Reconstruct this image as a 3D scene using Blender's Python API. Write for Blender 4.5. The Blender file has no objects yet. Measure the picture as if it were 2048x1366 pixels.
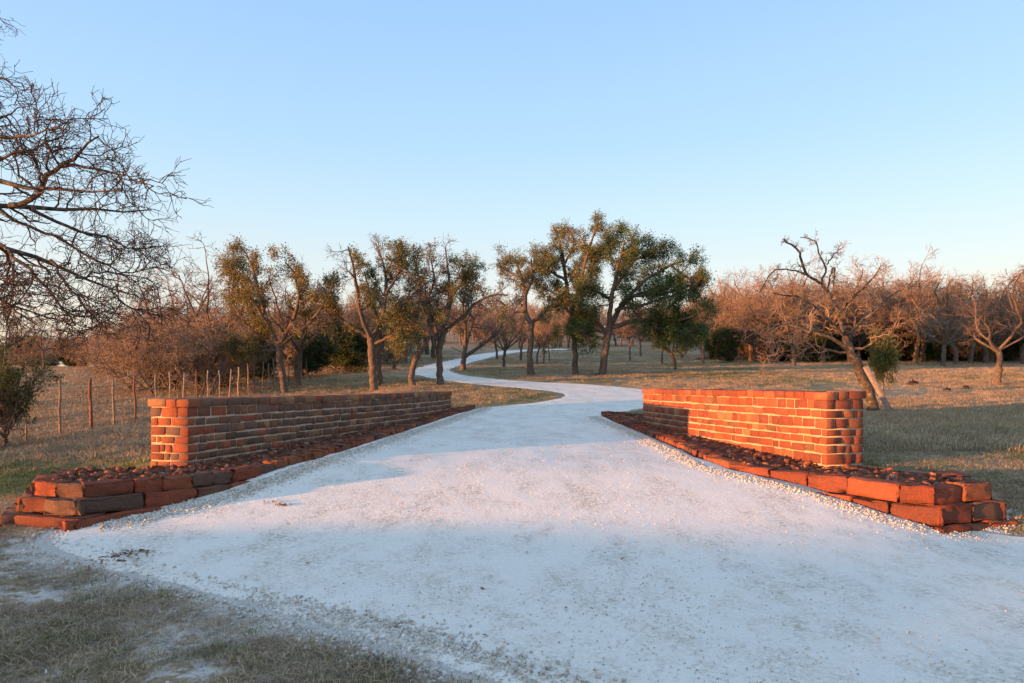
import bpy, math, random
import numpy as np
from mathutils import Vector
from mathutils.geometry import tessellate_polygon
R = math.radians
scene = bpy.context.scene
COL = scene.collection

# ------------------------------------------------------------------ camera
CAM_Z = 1.66                    # eye height over the ground at the photographer's feet
FPX, HZ, CX = 1365.0, 770.0, 1024.0   # 24 mm lens; level camera with a little lens rise
cam = bpy.data.objects.new('camera', bpy.data.cameras.new('camera'))
COL.objects.link(cam)
cam.location = (0, 0, CAM_Z)
cam.rotation_euler = (R(90), 0, 0)
cam.data.sensor_width = 36
cam.data.lens = 36 * FPX / 2048
cam.data.shift_y = (HZ - 683) / 2048
cam.data.clip_end = 3000
scene.camera = cam

# ------------------------------------------------------------------ sky, sun, exposure
SUN_AZ, SUN_EL = 244.0, 1.7     # degrees clockwise from +Y; very low evening sun, behind left
world = bpy.data.worlds.new('World')
scene.world = world
world.use_nodes = True
wn, wl = world.node_tree.nodes, world.node_tree.links
sky = wn.new('ShaderNodeTexSky')
sky.sky_type = 'NISHITA'
sky.sun_disc = False
sky.sun_elevation = R(SUN_EL + 1.5)
sky.sun_rotation = R(SUN_AZ)
sky.air_density, sky.dust_density, sky.ozone_density = 1.0, 0.6, 1.0
# evening sky: the scattering model gives the glow on the sun's side, an even ramp over elevation the clear blue
tc = wn.new('ShaderNodeTexCoord'); sep = wn.new('ShaderNodeSeparateXYZ'); ramp = wn.new('ShaderNodeValToRGB')
wl.new(tc.outputs['Generated'], sep.inputs[0]); wl.new(sep.outputs['Z'], ramp.inputs[0])
cr = ramp.color_ramp
stops = [(0.0, (.84, .67, .56)), (.07, (.85, .72, .63)), (.115, (.79, .775, .74)), (.16, (.72, .80, .84)), (.228, (.60, .785, .925)),
         (.326, (.455, .70, .97)), (.49, (.35, .59, .96)), (1.0, (.50, .61, .86))]
while len(cr.elements) < len(stops): cr.elements.new(0.5)
for e, (p, c) in zip(cr.elements, stops): e.position = p; e.color = (*c, 1)
comb = wn.new('ShaderNodeVectorMath'); comb.operation = 'MULTIPLY_ADD'
SKY_GAIN = 2.25
comb.inputs[1].default_value = (SKY_GAIN,) * 3
wl.new(ramp.outputs[0], comb.inputs[0])
nsc = wn.new('ShaderNodeVectorMath'); nsc.operation = 'SCALE'; nsc.inputs['Scale'].default_value = 0.20
wl.new(sky.outputs[0], nsc.inputs[0]); wl.new(nsc.outputs[0], comb.inputs[2])
wl.new(comb.outputs[0], wn['Background'].inputs['Color'])
wn['Background'].inputs['Strength'].default_value = 0.15

az, el = R(SUN_AZ), R(SUN_EL)
to_sun = Vector((math.sin(az) * math.cos(el), math.cos(az) * math.cos(el), math.sin(el)))
sun = bpy.data.objects.new('sun', bpy.data.lights.new('sun', 'SUN'))
COL.objects.link(sun)
sun.rotation_euler = (-to_sun).to_track_quat('-Z', 'Y').to_euler()
sun.location = to_sun * 60
sun.data.energy = 4.6
sun.data.angle = R(0.5)
sun.data.color = (1.0, 0.40, 0.13)
vs = scene.view_settings
vs.view_transform = 'Standard'
vs.look = 'None'
vs.exposure = 1.5
vs.gamma = 1.0

# ------------------------------------------------------------------ helpers
rng = np.random.default_rng(7)
random.seed(7)

def sm(a, b, x):
    t = np.clip((np.asarray(x, float) - a) / (b - a), 0, 1)
    return t * t * (3 - 2 * t)

def vnoise(x, y, seed=0):
    """smooth value noise in -1..1"""
    x = np.asarray(x, float); y = np.asarray(y, float)
    xi, yi = np.floor(x), np.floor(y)
    fx, fy = x - xi, y - yi
    fx, fy = fx * fx * (3 - 2 * fx), fy * fy * (3 - 2 * fy)
    def h(i, j):
        v = np.sin(i * 127.1 + j * 311.7 + seed * 74.7) * 43758.5453
        return (v - np.floor(v)) * 2 - 1
    return (h(xi, yi) * (1 - fx) + h(xi + 1, yi) * fx) * (1 - fy) + (h(xi, yi + 1) * (1 - fx) + h(xi + 1, yi + 1) * fx) * fy

def fbm(x, y, seed=0, o=4):
    s, a = 0, 1
    for k in range(o):
        s = s + a * vnoise(x, y, seed + k); x = np.asarray(x) * 2.03 + 5.1; y = np.asarray(y) * 2.03 - 3.7; a *= .5
    return s / 1.9

def make_mesh(name, V, F, mats, smooth=False, tint=None):
    """F: list of arrays (n,3) or (n,4)"""
    me = bpy.data.meshes.new(name)
    V = np.asarray(V, np.float32)
    if not isinstance(F, (list, tuple)): F = [F]
    F = [np.asarray(f, np.int32) for f in F if len(f)]
    loops = np.concatenate([f.ravel() for f in F])
    tot = np.concatenate([np.full(len(f), f.shape[1], np.int32) for f in F])
    me.vertices.add(len(V)); me.vertices.foreach_set('co', V.ravel())
    me.loops.add(len(loops)); me.loops.foreach_set('vertex_index', loops)
    me.polygons.add(len(tot))
    st = np.zeros(len(tot), np.int32); st[1:] = np.cumsum(tot)[:-1]
    me.polygons.foreach_set('loop_start', st)
    if smooth: me.polygons.foreach_set('use_smooth', np.ones(len(tot), bool))
    if tint is not None:
        at = me.attributes.new('tint', 'FLOAT_COLOR', 'POINT')
        t = np.asarray(tint, np.float32)
        if t.ndim == 1: t = np.tile(t, (len(V), 1))
        c = np.ones((len(V), 4), np.float32); c[:, :3] = t
        at.data.foreach_set('color', c.ravel())
    me.update(calc_edges=True)
    if mats is not None:
        for m in (mats if isinstance(mats, (list, tuple)) else [mats]): me.materials.append(m)
    return me

def add(name, me, parent=None, loc=None):
    o = bpy.data.objects.new(name, me); COL.objects.link(o)
    if parent is not None: o.parent = parent
    if loc is not None: o.location = loc
    return o

def empty(name, loc=(0, 0, 0)):
    o = bpy.data.objects.new(name, None); COL.objects.link(o)
    o.location = loc; o.empty_display_size = .3
    return o

def tag(o, label=None, cat=None, group=None, kind=None):
    if label: o['label'] = label
    if cat: o['category'] = cat
    if group: o['group'] = group
    if kind: o['kind'] = kind
    return o

def child(name, me, root):
    """a part whose mesh is written in world coordinates"""
    o = add(name, me, root)
    o.location = -root.location
    return o

# ------------------------------------------------------------------ materials
def mat(name, rough=.9, spec=.2):
    m = bpy.data.materials.new(name); m.use_nodes = True
    p = m.node_tree.nodes['Principled BSDF']
    p.inputs['Roughness'].default_value = rough
    p.inputs['Specular IOR Level'].default_value = spec
    return m, m.node_tree.nodes, m.node_tree.links, p

def node(n, t, **kw):
    x = n.new(t)
    for k, v in kw.items():
        if k in x.inputs.keys(): x.inputs[k].default_value = v
        else: setattr(x, k, v)
    return x

def noise(n, l, scale, detail=4, vec=None, rough=.6):
    x = node(n, 'ShaderNodeTexNoise', Scale=scale, Detail=detail, Roughness=rough)
    if vec is not None: l.new(vec, x.inputs['Vector'])
    return x.outputs['Fac']

def cramp(n, l, fac, stops):
    x = n.new('ShaderNodeValToRGB'); e = x.color_ramp.elements
    while len(e) < len(stops): e.new(.5)
    for q, (p, c) in zip(e, stops):
        q.position = p; q.color = (*c, 1) if not np.isscalar(c) else (c, c, c, 1)
    l.new(fac, x.inputs[0])
    return x.outputs[0]

def mix(n, l, fac, a, b, mode='MIX'):
    x = n.new('ShaderNodeMix'); x.data_type = 'RGBA'; x.blend_type = mode
    for i, v in (('Factor', fac), ('A', a), ('B', b)):
        if isinstance(v, (int, float)): x.inputs[i].default_value = v
        elif isinstance(v, tuple): x.inputs[i].default_value = (*v, 1)
        else: l.new(v, x.inputs[i])
    return x.outputs['Result']

def bump(n, l, p, h, strength, dist):
    b = node(n, 'ShaderNodeBump', Strength=strength, Distance=dist)
    l.new(h, b.inputs['Height']); l.new(b.outputs[0], p.inputs['Normal'])

def wpos(n):
    return n.new('ShaderNodeNewGeometry').outputs['Position']

def attr(n, name):
    a = n.new('ShaderNodeAttribute'); a.attribute_name = name
    return a

def M_stone():
    m, n, l, p = mat('red_sandstone', .92, .15)
    w = wpos(n)
    a = attr(n, 'tint')
    f1 = noise(n, l, 9, 5, w); f2 = noise(n, l, 55, 4, w, .7)
    c = mix(n, l, cramp(n, l, f1, [(.35, 0.0), (.7, 1.0)]), a.outputs['Color'], (.11, .065, .045))
    c2 = n.new('ShaderNodeMix'); c2.data_type = 'RGBA'; c2.inputs['Factor'].default_value = .45
    l.new(a.outputs['Color'], c2.inputs['A']); l.new(c, c2.inputs['B'])
    c = mix(n, l, .8, c2.outputs['Result'], cramp(n, l, f2, [(.25, .42), (.5, 1.0), (.8, 1.35)]), 'MULTIPLY')
    lic = cramp(n, l, noise(n, l, 16, 6, w, .75), [(.67, 0.0), (.72, 1.0)])
    c = mix(n, l, lic, c, (.34, .31, .25))
    l.new(c, p.inputs['Base Color'])
    mp = n.new('ShaderNodeMapping'); mp.inputs['Scale'].default_value = (4, 4, 34); l.new(w, mp.inputs['Vector'])
    f3 = noise(n, l, 1.0, 5, mp.outputs[0], .7)
    h = mix(n, l, .45, mix(n, l, .6, f1, f2), f3)
    bump(n, l, p, h, 1.0, .035)
    return m

def M_mortar():
    m, n, l, p = mat('tan_mortar', .95, .1)
    w = wpos(n)
    f = noise(n, l, 40, 5, w, .7)
    l.new(cramp(n, l, f, [(.3, (.34, .265, .18)), (.7, (.55, .44, .31))]), p.inputs['Base Color'])
    bump(n, l, p, f, .8, .012)
    return m

def M_ground():
    m, n, l, p = mat('dry_pasture', .95, .1)
    w = wpos(n)
    big = noise(n, l, .16, 4, w); mid = noise(n, l, 1.1, 5, w); fine = noise(n, l, 22, 6, w, .75); fine2 = noise(n, l, 7, 4, w)
    straw = cramp(n, l, fine, [(.3, (.20, .145, .09)), (.52, (.38, .295, .185)), (.75, (.56, .45, .30))])
    soil = cramp(n, l, fine, [(.3, (.19, .105, .062)), (.7, (.36, .205, .12))])
    green = cramp(n, l, fine, [(.3, (.075, .085, .032)), (.7, (.20, .205, .085))])
    c = mix(n, l, cramp(n, l, mid, [(.53, 0.0), (.66, .75)]), straw, soil)
    a = attr(n, 'tint')
    sp = n.new('ShaderNodeSeparateColor'); l.new(a.outputs['Color'], sp.inputs[0])
    gm = node(n, 'ShaderNodeMath', operation='MULTIPLY'); l.new(sp.outputs[1], gm.inputs[0])
    l.new(cramp(n, l, fine2, [(.3, .15), (.6, 1.0)]), gm.inputs[1])
    c = mix(n, l, gm.outputs[0], c, green)
    dust = cramp(n, l, noise(n, l, 60, 3, w), [(.3, (.50, .46, .40)), (.7, (.72, .68, .62))])
    dm = node(n, 'ShaderNodeMath', operation='MULTIPLY_ADD'); l.new(fine2, dm.inputs[0]); dm.inputs[1].default_value = 1.1
    sub = node(n, 'ShaderNodeMath', operation='SUBTRACT'); l.new(sp.outputs[0], sub.inputs[0]); sub.inputs[1].default_value = .98
    l.new(sub.outputs[0], dm.inputs[2])
    c = mix(n, l, cramp(n, l, dm.outputs[0], [(.04, 0.0), (.13, 1.0)]), c, dust)
    l.new(c, p.inputs['Base Color'])
    bump(n, l, p, fine, .9, .03)
    return m

def M_road():
    m, n, l, p = mat('white_caliche', .95, .12)
    w = wpos(n)
    vor = node(n, 'ShaderNodeTexVoronoi', Scale=38.0); l.new(w, vor.inputs['Vector'])
    vor2 = node(n, 'ShaderNodeTexVoronoi', Scale=90.0); l.new(w, vor2.inputs['Vector'])
    stretch = n.new('ShaderNodeMapping'); stretch.inputs['Scale'].default_value = (1.0, .6, 1)
    stretch.inputs['Rotation'].default_value = (0, 0, R(12)); l.new(w, stretch.inputs['Vector'])
    big = noise(n, l, 2.0, 9, stretch.outputs[0], .72); fine = noise(n, l, 30, 5, w, .7)
    cells = n.new('ShaderNodeSeparateColor'); l.new(vor.outputs['Color'], cells.inputs[0])
    gravel = cramp(n, l, cells.outputs[0], [(.0, (.33, .29, .22)), (.25, (.50, .45, .36)), (.7, (.68, .63, .53)), (1.0, (.84, .80, .71))])
    dust = cramp(n, l, fine, [(.3, (.74, .71, .63)), (.7, (.86, .83, .745))])
    gm = cramp(n, l, big, [(.46, .06), (.63, .68)])
    c = mix(n, l, gm, dust, gravel)
    spk = cramp(n, l, noise(n, l, 75, 2, w), [(.65, 0.0), (.72, .5)])
    c = mix(n, l, spk, c, (.30, .24, .18))
    l.new(c, p.inputs['Base Color'])
    hm = node(n, 'ShaderNodeMath', operation='MULTIPLY'); l.new(vor.outputs['Distance'], hm.inputs[0]); l.new(gm, hm.inputs[1])
    hs = node(n, 'ShaderNodeMath', operation='MULTIPLY_ADD'); l.new(hm.outputs[0], hs.inputs[0]); hs.inputs[1].default_value = -.8
    l.new(fine, hs.inputs[2])
    bump(n, l, p, hs.outputs[0], .6, .016)
    return m

def M_simple(name, stops, scale=20, rough=.9, bumpd=.01, island=False, spec=.15, strength=.6):
    m, n, l, p = mat(name, rough, spec)
    w = wpos(n)
    f = noise(n, l, scale, 5, w, .7)
    if island:
        g = n.new('ShaderNodeNewGeometry'); oi = n.new('ShaderNodeObjectInfo')
        s = node(n, 'ShaderNodeMath', operation='ADD'); l.new(g.outputs['Random Per Island'], s.inputs[0]); l.new(oi.outputs['Random'], s.inputs[1])
        fr = node(n, 'ShaderNodeMath', operation='FRACT'); l.new(s.outputs[0], fr.inputs[0])
        c = cramp(n, l, fr.outputs[0], stops)
        c = mix(n, l, .6, c, cramp(n, l, f, [(.25, .6), (.75, 1.3)]), 'MULTIPLY')
    else:
        c = cramp(n, l, f, stops)
    l.new(c, p.inputs['Base Color'])
    if bumpd: bump(n, l, p, f, strength, bumpd)
    return m

def M_leaf(name, stops, trans=.3):
    m, n, l, p = mat(name, .6, .25)
    g = n.new('ShaderNodeNewGeometry')
    c = cramp(n, l, g.outputs['Random Per Island'], stops)
    big = cramp(n, l, noise(n, l, .8, 2, g.outputs['Position']), [(.35, .75), (.65, 1.2)])
    c = mix(n, l, .7, c, big, 'MULTIPLY')
    l.new(c, p.inputs['Base Color'])
    t = n.new('ShaderNodeBsdfTranslucent'); l.new(c, t.inputs['Color'])
    ms = n.new('ShaderNodeMixShader'); ms.inputs[0].default_value = trans
    l.new(p.outputs[0], ms.inputs[1]); l.new(t.outputs[0], ms.inputs[2])
    l.new(ms.outputs[0], n['Material Output'].inputs['Surface'])
    return m

STONE, MORTAR, GROUND, ROAD = M_stone(), M_mortar(), M_ground(), M_road()
SOIL = M_simple('bed_soil', [(.3, (.045, .025, .018)), (.7, (.13, .06, .035))], 30)
BARK = M_simple('oak_bark', [(.3, (.055, .042, .034)), (.55, (.15, .115, .09)), (.75, (.27, .23, .19))], 14, .95, .03, strength=.9)
TWIG = M_simple('grey_twigs', [(.3, (.075, .055, .045)), (.7, (.19, .145, .12))], 9, .9, 0)
TWIG_RED = M_simple('russet_twigs', [(.3, (.19, .13, .092)), (.7, (.38, .275, .195))], 5, .9, 0)
LICHEN = M_simple('lichened_bark', [(.36, (.042, .034, .028)), (.56, (.11, .09, .074)), (.72, (.31, .29, .25))], 11, .95, .03, strength=.9)
WOOD = M_simple('weathered_wood', [(.3, (.16, .12, .09)), (.7, (.36, .29, .23))], 12, .9, .01)
WIRE = M_simple('rusty_wire', [(.3, (.09, .06, .05)), (.7, (.2, .17, .15))], 30, .6, 0)
LEAF_OLIVE = M_leaf('olive_oak_leaves', [(0, (.11, .15, .05)), (.4, (.16, .19, .065)), (.8, (.22, .20, .075)), (1, (.30, .19, .075))])
LEAF_GREEN = M_leaf('green_oak_leaves', [(0, (.06, .105, .03)), (.5, (.095, .155, .045)), (.88, (.15, .19, .055)), (1, (.22, .19, .06))])
LEAF_BROWN = M_leaf('brown_oak_leaves', [(0, (.13, .16, .055)), (.5, (.21, .19, .07)), (1, (.32, .20, .08))])
CEDAR = M_leaf('juniper_needles', [(0, (.025, .045, .014)), (.6, (.05, .08, .022)), (1, (.09, .115, .03))], .15)
CEDAR_YOUNG = M_leaf('young_juniper_needles', [(0, (.10, .14, .03)), (.6, (.17, .21, .05)), (1, (.24, .25, .07))], .3)  # brighter green of the small junipers

# ------------------------------------------------------------------ terrain
PY = np.array([-400, -50, 0, 4, 5.5, 6.5, 7.2, 8, 8.8, 9.5, 11, 14, 17.6, 20.4, 24, 27, 31, 38, 53, 70, 91, 130, 170, 230, 500])
PZ = np.array([-2.2, -1.75, -1.66, -1.655, -1.64, -1.60, -1.52, -1.38, -1.24, -1.14, -1.06, -.95, -.83, -.74, -.52, -.33, 0, .56, 1.6, 2.85, 4.4, 8.6, 13.2, 19, 26])
LZ = np.array([-2.2, -1.75, -1.67, -1.67, -1.655, -1.625, -1.58, -1.55, -1.51, -1.48, -1.45, -1.40, -1.27, -1.12, -.86, -.65, -.38, .22, 1.3, 1.75, 2.2, 3.0, 3.9, 5.2, 11])
_yy = np.concatenate([np.arange(-400, 0, 2), np.arange(0, 40, .1), np.arange(40, 600, 1)])
def _smooth(tab):
    z = np.interp(_yy, PY, tab)
    out = z.copy()
    for i, y in enumerate(_yy):
        w = .35 if y < 12 else .8 + .08 * max(0, y - 12)
        k = np.linspace(-w, w, 9)
        out[i] = np.mean(np.interp(y + k, PY, tab))
    return out
_pc, _pl = _smooth(PZ), _smooth(LZ)
def ground_base(x, y):
    x, y = np.asarray(x, float), np.asarray(y, float)
    c, lft = np.interp(y, _yy, _pc), np.interp(y, _yy, _pl)
    near = sm(-4.5, -7.0, x)                       # the lawn left of the bed lies lower
    u = x / np.maximum(y, 5)
    far = sm(-.22, -.48, u)
    w = np.where(y < 22, near, np.where(y > 45, far, near * (45 - y) / 23 + far * (y - 22) / 23))
    shade_bank = (.80 + .2 * fbm(x * .07, y * .8, 5, 3)) * sm(-9.5, -17, x) * sm(5, -2.5, y) * sm(-75, -45, x)   # unseen rise added left of the photographer to shade the foreground
    dip = .13 * np.exp(-((x - 5.6) / 1.5) ** 2 - ((y - 7.1) / .9) ** 2)      # the drive falls away at the right-hand end
    return CAM_Z + c * (1 - w) + lft * w + shade_bank - dip
def ground(x, y):
    x, y = np.asarray(x, float), np.asarray(y, float)
    n1 = fbm(x * .25, y * .25, 3) * .05 * sm(14, 40, y) + fbm(x * .5, y * .5, 9, 3) * .010
    return ground_base(x, y) + n1

def at(px, py, d=None):
    """world point seen at a photo pixel: at depth d, or where the sight line meets the ground"""
    if d is None:
        ds = np.concatenate([np.arange(2.5, 40, .02), np.arange(40, 300, .2)])
        z = CAM_Z - (py - HZ) / FPX * ds
        g = ground_base((px - CX) / FPX * ds, ds)
        hit = np.nonzero(z <= g)[0]
        d = ds[hit[0]] if len(hit) else 90.0
    return np.array([(px - CX) / FPX * d, d, CAM_Z - (py - HZ) / FPX * d])

# road edges, listed from the far end to the near end
ROAD_L = [(9, 99), (2, 97.5), (-2.5, 91), (-4.6, 77), (-5.6, 62), (-6.5, 51), (-6.6, 43.5), (-5.6, 38), (-3.2, 33), (-.8, 30.4), (1.1, 28.7),
          (2.1, 26.6), (1.6, 24.2), (.3, 22.3), (-1.2, 20.9), (-1.9, 18.3), (-2.3, 14), (-2.8, 11), (-3.3, 9.3), (-4.3, 7.75), (-5.0, 7.15), (-4.75, 6.7), (-4.2, 6.35),
          (-3.2, 5.75), (-2.2, 5.2), (-1.55, 4.75), (-1.0, 4.35), (-.55, 4.05), (-.15, 3.75), (.5, 3.2), (1.6, 2.2), (3, .6), (6, -2)]
ROAD_R = [(9, 96.2), (3.5, 94.6), (.2, 88.5), (-1.6, 76), (-2.9, 61), (-3.9, 49.5), (-4.0, 43.2), (-3.0, 38.5), (-1.2, 35.4), (1.6, 32.9), (4.2, 31),
          (5.9, 28.8), (6.3, 26), (5.6, 23.2), (4.2, 20.8), (2.6, 18.8), (2.55, 15.6), (2.75, 11.2), (3.1, 9.3), (4.2, 7.9), (5.1, 7.35), (6.2, 7.2), (7.4, 7.1),
          (9, 6.9), (11, 6.5), (13, 6.1), (15, 5.6), (16, 5.2), (17, 4.6), (18, 3.4), (19, 2), (20, .2), (21, -2)]
def resample(P, n):
    P = np.asarray(P, float)
    k = np.arange(len(P)); t = np.linspace(0, len(P) - 1, n)
    Q = np.stack([np.interp(t, k, P[:, i]) for i in range(P.shape[1])], 1)
    for _ in range(2):                              # soften the corners
        w = max(1, n // len(P) // 2)
        ker = np.ones(2 * w + 1) / (2 * w + 1)
        pad = np.concatenate([np.repeat(Q[:1], w, 0), Q, np.repeat(Q[-1:], w, 0)])
        Q = np.stack([np.convolve(pad[:, i], ker, 'valid') for i in range(P.shape[1])], 1)
    return Q
RL, RR = resample(ROAD_L, 560), resample(ROAD_R, 560)
EDGE = np.concatenate([RL, RR[::-1]])

def poly_sd(x, y, poly):
    """signed distance to a closed polygon, negative inside"""
    x = np.asarray(x, float).ravel(); y = np.asarray(y, float).ravel()
    best = np.full(x.shape, 1e9); inside = np.zeros(x.shape, bool)
    n = len(poly)
    for i in range(n):
        x0, y0 = poly[i]; x1, y1 = poly[(i + 1) % n]
        dx, dy = x1 - x0, y1 - y0
        t = np.clip(((x - x0) * dx + (y - y0) * dy) / (dx * dx + dy * dy + 1e-12), 0, 1)
        best = np.minimum(best, (x - x0 - t * dx) ** 2 + (y - y0 - t * dy) ** 2)
        c = (y0 > y) != (y1 > y)
        if dy: inside ^= c & (x < x0 + (y - y0) * dx / dy)
    return np.where(inside, -1, 1) * np.sqrt(best)
ROADPOLY = np.concatenate([resample(ROAD_L, 150), resample(ROAD_R, 150)[::-1]])

def build_ground():
    def axis(breaks):
        out = []
        for a, b, s in breaks: out.append(np.arange(a, b, s))
        return np.concatenate(out)
    xs = axis([(-700, -100, 40), (-100, -40, 4), (-40, -14, .6), (-14, 14, .11), (14, 40, .6), (40, 100, 4), (100, 740, 40)])
    ys = axis([(-300, -20, 20), (-20, 2, 1), (2, 14, .09), (14, 32, .25), (32, 110, 1), (110, 200, 5), (200, 800, 40)])
    X, Y = np.meshgrid(xs, ys)
    Z = ground(X, Y)
    tintr = np.zeros(X.shape)
    nearm = (np.abs(X) < 25) & (Y > 0) & (Y < 100)
    sd = np.full(X.shape, 9.0); sd[nearm] = poly_sd(X[nearm], Y[nearm], ROADPOLY)
    Z = Z - .05 * sm(-.2, -.5, sd)
    Z += np.where(sd > .1, .012 * fbm(X * 5, Y * 5, 21, 3) * (Y < 20), 0)
    fade = .75 * sm(8, 4.5, Y) + .35
    dust = np.exp(-np.maximum(sd, 0) / fade) * .62 * sm(40, 12, Y) + .22 * sm(9, 5, Y) * sm(-8, -3, X) * (X < 3)
    green = sm(-.15, .45, fbm(X * .22 + 3, Y * .22, 31, 3)) * .75
    green = np.maximum(green, .9 * sm(-4.4, -6, X) * sm(8.5, 9.5, Y) * sm(15, 11, Y))
    green = np.maximum(green, .6 * sm(28, 31, Y) * sm(46, 34, Y) * sm(-14, -10, X) * sm(4, -3, X))
    tint = np.stack([dust, green, np.zeros(X.shape)], -1).reshape(-1, 3)
    ny, nx = X.shape
    i = np.arange(ny * nx).reshape(ny, nx)
    F = np.stack([i[:-1, :-1], i[:-1, 1:], i[1:, 1:], i[1:, :-1]], -1).reshape(-1, 4)
    me = make_mesh('ground', np.stack([X, Y, Z], -1).reshape(-1, 3), F, GROUND, True, tint)
    tag(add('ground', me), kind='structure')
build_ground()

def road_h(sd):
    return .034 * sm(.0, -.30, sd) - .018
def build_road():
    m = 110
    t = np.linspace(0, 1, m)
    t = .5 - .5 * np.cos(np.pi * t) * (1 - .25 * np.sin(np.pi * t))
    P = RL[:, None] * (1 - t)[None, :, None] + RR[:, None] * t[None, :, None]
    X, Y = P[..., 0], P[..., 1]
    w = np.linalg.norm(RR - RL, axis=1)[:, None]
    sd = -np.minimum(t[None] * w, (1 - t)[None] * w)
    sd = sd + (1 + .03 * np.maximum(Y - 15, 0)) * (.20 * fbm(X * 1.7, Y * 1.7, 51) + .12 * fbm(X * 7, Y * 7, 52, 3)) * np.exp(sd / .45)
    Z = ground(X, Y) + road_h(sd) + .004 * fbm(X * 6, Y * 6, 61, 3) * sm(30, 10, Y)
    Z -= (.006 * np.exp(-((t[None] * w - w * .36) / .3) ** 2) + .006 * np.exp(-((t[None] * w - w * .64) / .3) ** 2)) * sm(8.5, 11, Y)
    ny, nx = X.shape
    i = np.arange(ny * nx).reshape(ny, nx)
    F = np.stack([i[:-1, :-1], i[1:, :-1], i[1:, 1:], i[:-1, 1:]], -1).reshape(-1, 4)
    me = make_mesh('road', np.stack([X, Y, Z], -1).reshape(-1, 3), F, ROAD, True)
    tag(add('road', me), kind='structure')
build_road()

# ------------------------------------------------------------------ stones
CH_TS = None
def rbox_template():
    V, F = [], []
    S = [(sx, sy, sz) for sz in (-1, 1) for sy in (-1, 1) for sx in (-1, 1)]
    idx = {}
    for s in S:
        for a in range(3):
            idx[s, a] = len(V); V.append((s, a))
    for a in range(3):                                  # faces
        b, c = (a + 1) % 3, (a + 2) % 3
        for s in (-1, 1):
            q = []
            for sb, sc in ((-1, -1), (1, -1), (1, 1), (-1, 1)):
                k = [0, 0, 0]; k[a] = s; k[b] = sb; k[c] = sc; q.append(idx[tuple(k), a])
            F.append(q if s > 0 else q[::-1])
    for a in range(3):                                  # edges along axis a
        b, c = (a + 1) % 3, (a + 2) % 3
        for sb in (-1, 1):
            for sc in (-1, 1):
                k0 = [0, 0, 0]; k0[a] = -1; k0[b] = sb; k0[c] = sc
                k1 = list(k0); k1[a] = 1
                q = [idx[tuple(k0), b], idx[tuple(k1), b], idx[tuple(k1), c], idx[tuple(k0), c]]
                F.append(q[::-1] if sb * sc > 0 else q)
    T = []
    for s in S:
        q = [idx[s, 0], idx[s, 1], idx[s, 2]]
        T.append(q if s[0] * s[1] * s[2] > 0 else q[::-1])
    sg = np.array([v[0] for v in V], float); ax = np.array([v[1] for v in V])
    return sg, ax, np.array(F), np.array(T)
RB_S, RB_A, RB_F, RB_T = rbox_template()

def rbox(half, bev, jit=0):
    """chamfered, slightly irregular block in local axes"""
    half = np.asarray(half, float)
    V = RB_S * half
    cj = np.repeat(rng.uniform(.45, 1.6, 8), 3) if jit else np.ones(24)
    for a in range(3):
        msk = RB_A != a
        V[msk, a] -= RB_S[msk, a] * np.minimum(bev * cj[msk], half[a] * .7)
    if jit: V += np.repeat(rng.normal(0, jit, (8, 3)), 3, 0) + rng.normal(0, jit * .3, V.shape)
    return V

def gridbox(half, bev, jit, n=4, seed=0):
    """bigger block with rough, weathered faces"""
    half = np.asarray(half, float)
    V, F, T = [], [], {}
    ts = np.linspace(-1, 1, n + 1)
    key = {}
    def vid(p):
        k = tuple(np.round(p, 4))
        if k not in key: key[k] = len(V); V.append(p)
        return key[k]
    for a in range(3):
        b, c = (a + 1) % 3, (a + 2) % 3
        for s in (-1, 1):
            for i in range(n):
                for j in range(n):
                    q = []
                    for ii, jj in ((i, j), (i + 1, j), (i + 1, j + 1), (i, j + 1)):
                        p = np.zeros(3); p[a] = s; p[b] = ts[ii]; p[c] = ts[jj]; q.append(vid(p))
                    F.append(q if s > 0 else q[::-1])
    V = np.array(V)
    # the second grid line sits where the rounding starts
    inner = 1 - bev / half
    P = np.where(np.abs(V) > .99, np.sign(V), np.where(np.abs(V) > .5, np.sign(V) * inner, V)) * half
    core = np.clip(P, -(half - bev), half - bev)
    dlt = P - core; ln = np.linalg.norm(dlt, axis=1, keepdims=True)
    P = core + np.where(ln > 1e-6, dlt / np.maximum(ln, 1e-6) * np.minimum(ln, bev), 0)
    P += rng.normal(0, jit, P.shape)
    sk = rng.normal(0, .032, 4)
    P[:, 2] += P[:, 0] * sk[0] * .5; P[:, 1] += P[:, 0] * sk[1]; P[:, 0] += P[:, 2] * sk[2]
    return P, np.array(F)

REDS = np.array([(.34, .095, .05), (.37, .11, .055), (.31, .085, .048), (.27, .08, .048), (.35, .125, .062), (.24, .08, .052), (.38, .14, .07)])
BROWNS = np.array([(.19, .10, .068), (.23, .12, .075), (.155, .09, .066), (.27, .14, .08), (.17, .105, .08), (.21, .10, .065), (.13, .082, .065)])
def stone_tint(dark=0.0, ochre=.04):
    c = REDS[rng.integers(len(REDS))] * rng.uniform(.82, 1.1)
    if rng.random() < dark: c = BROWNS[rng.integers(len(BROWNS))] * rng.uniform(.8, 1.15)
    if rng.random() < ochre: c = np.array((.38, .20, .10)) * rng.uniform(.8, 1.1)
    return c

def frame(V, o, ux, uy, uz=(0, 0, 1)):
    ux = np.asarray(ux, float)
    if np.dot(np.cross(ux, uy), uz) < 0: ux = -ux        # keep the axes right-handed
    return np.asarray(o) + V[:, :1] * ux + V[:, 1:2] * np.asarray(uy) + V[:, 2:3] * np.asarray(uz)

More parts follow.
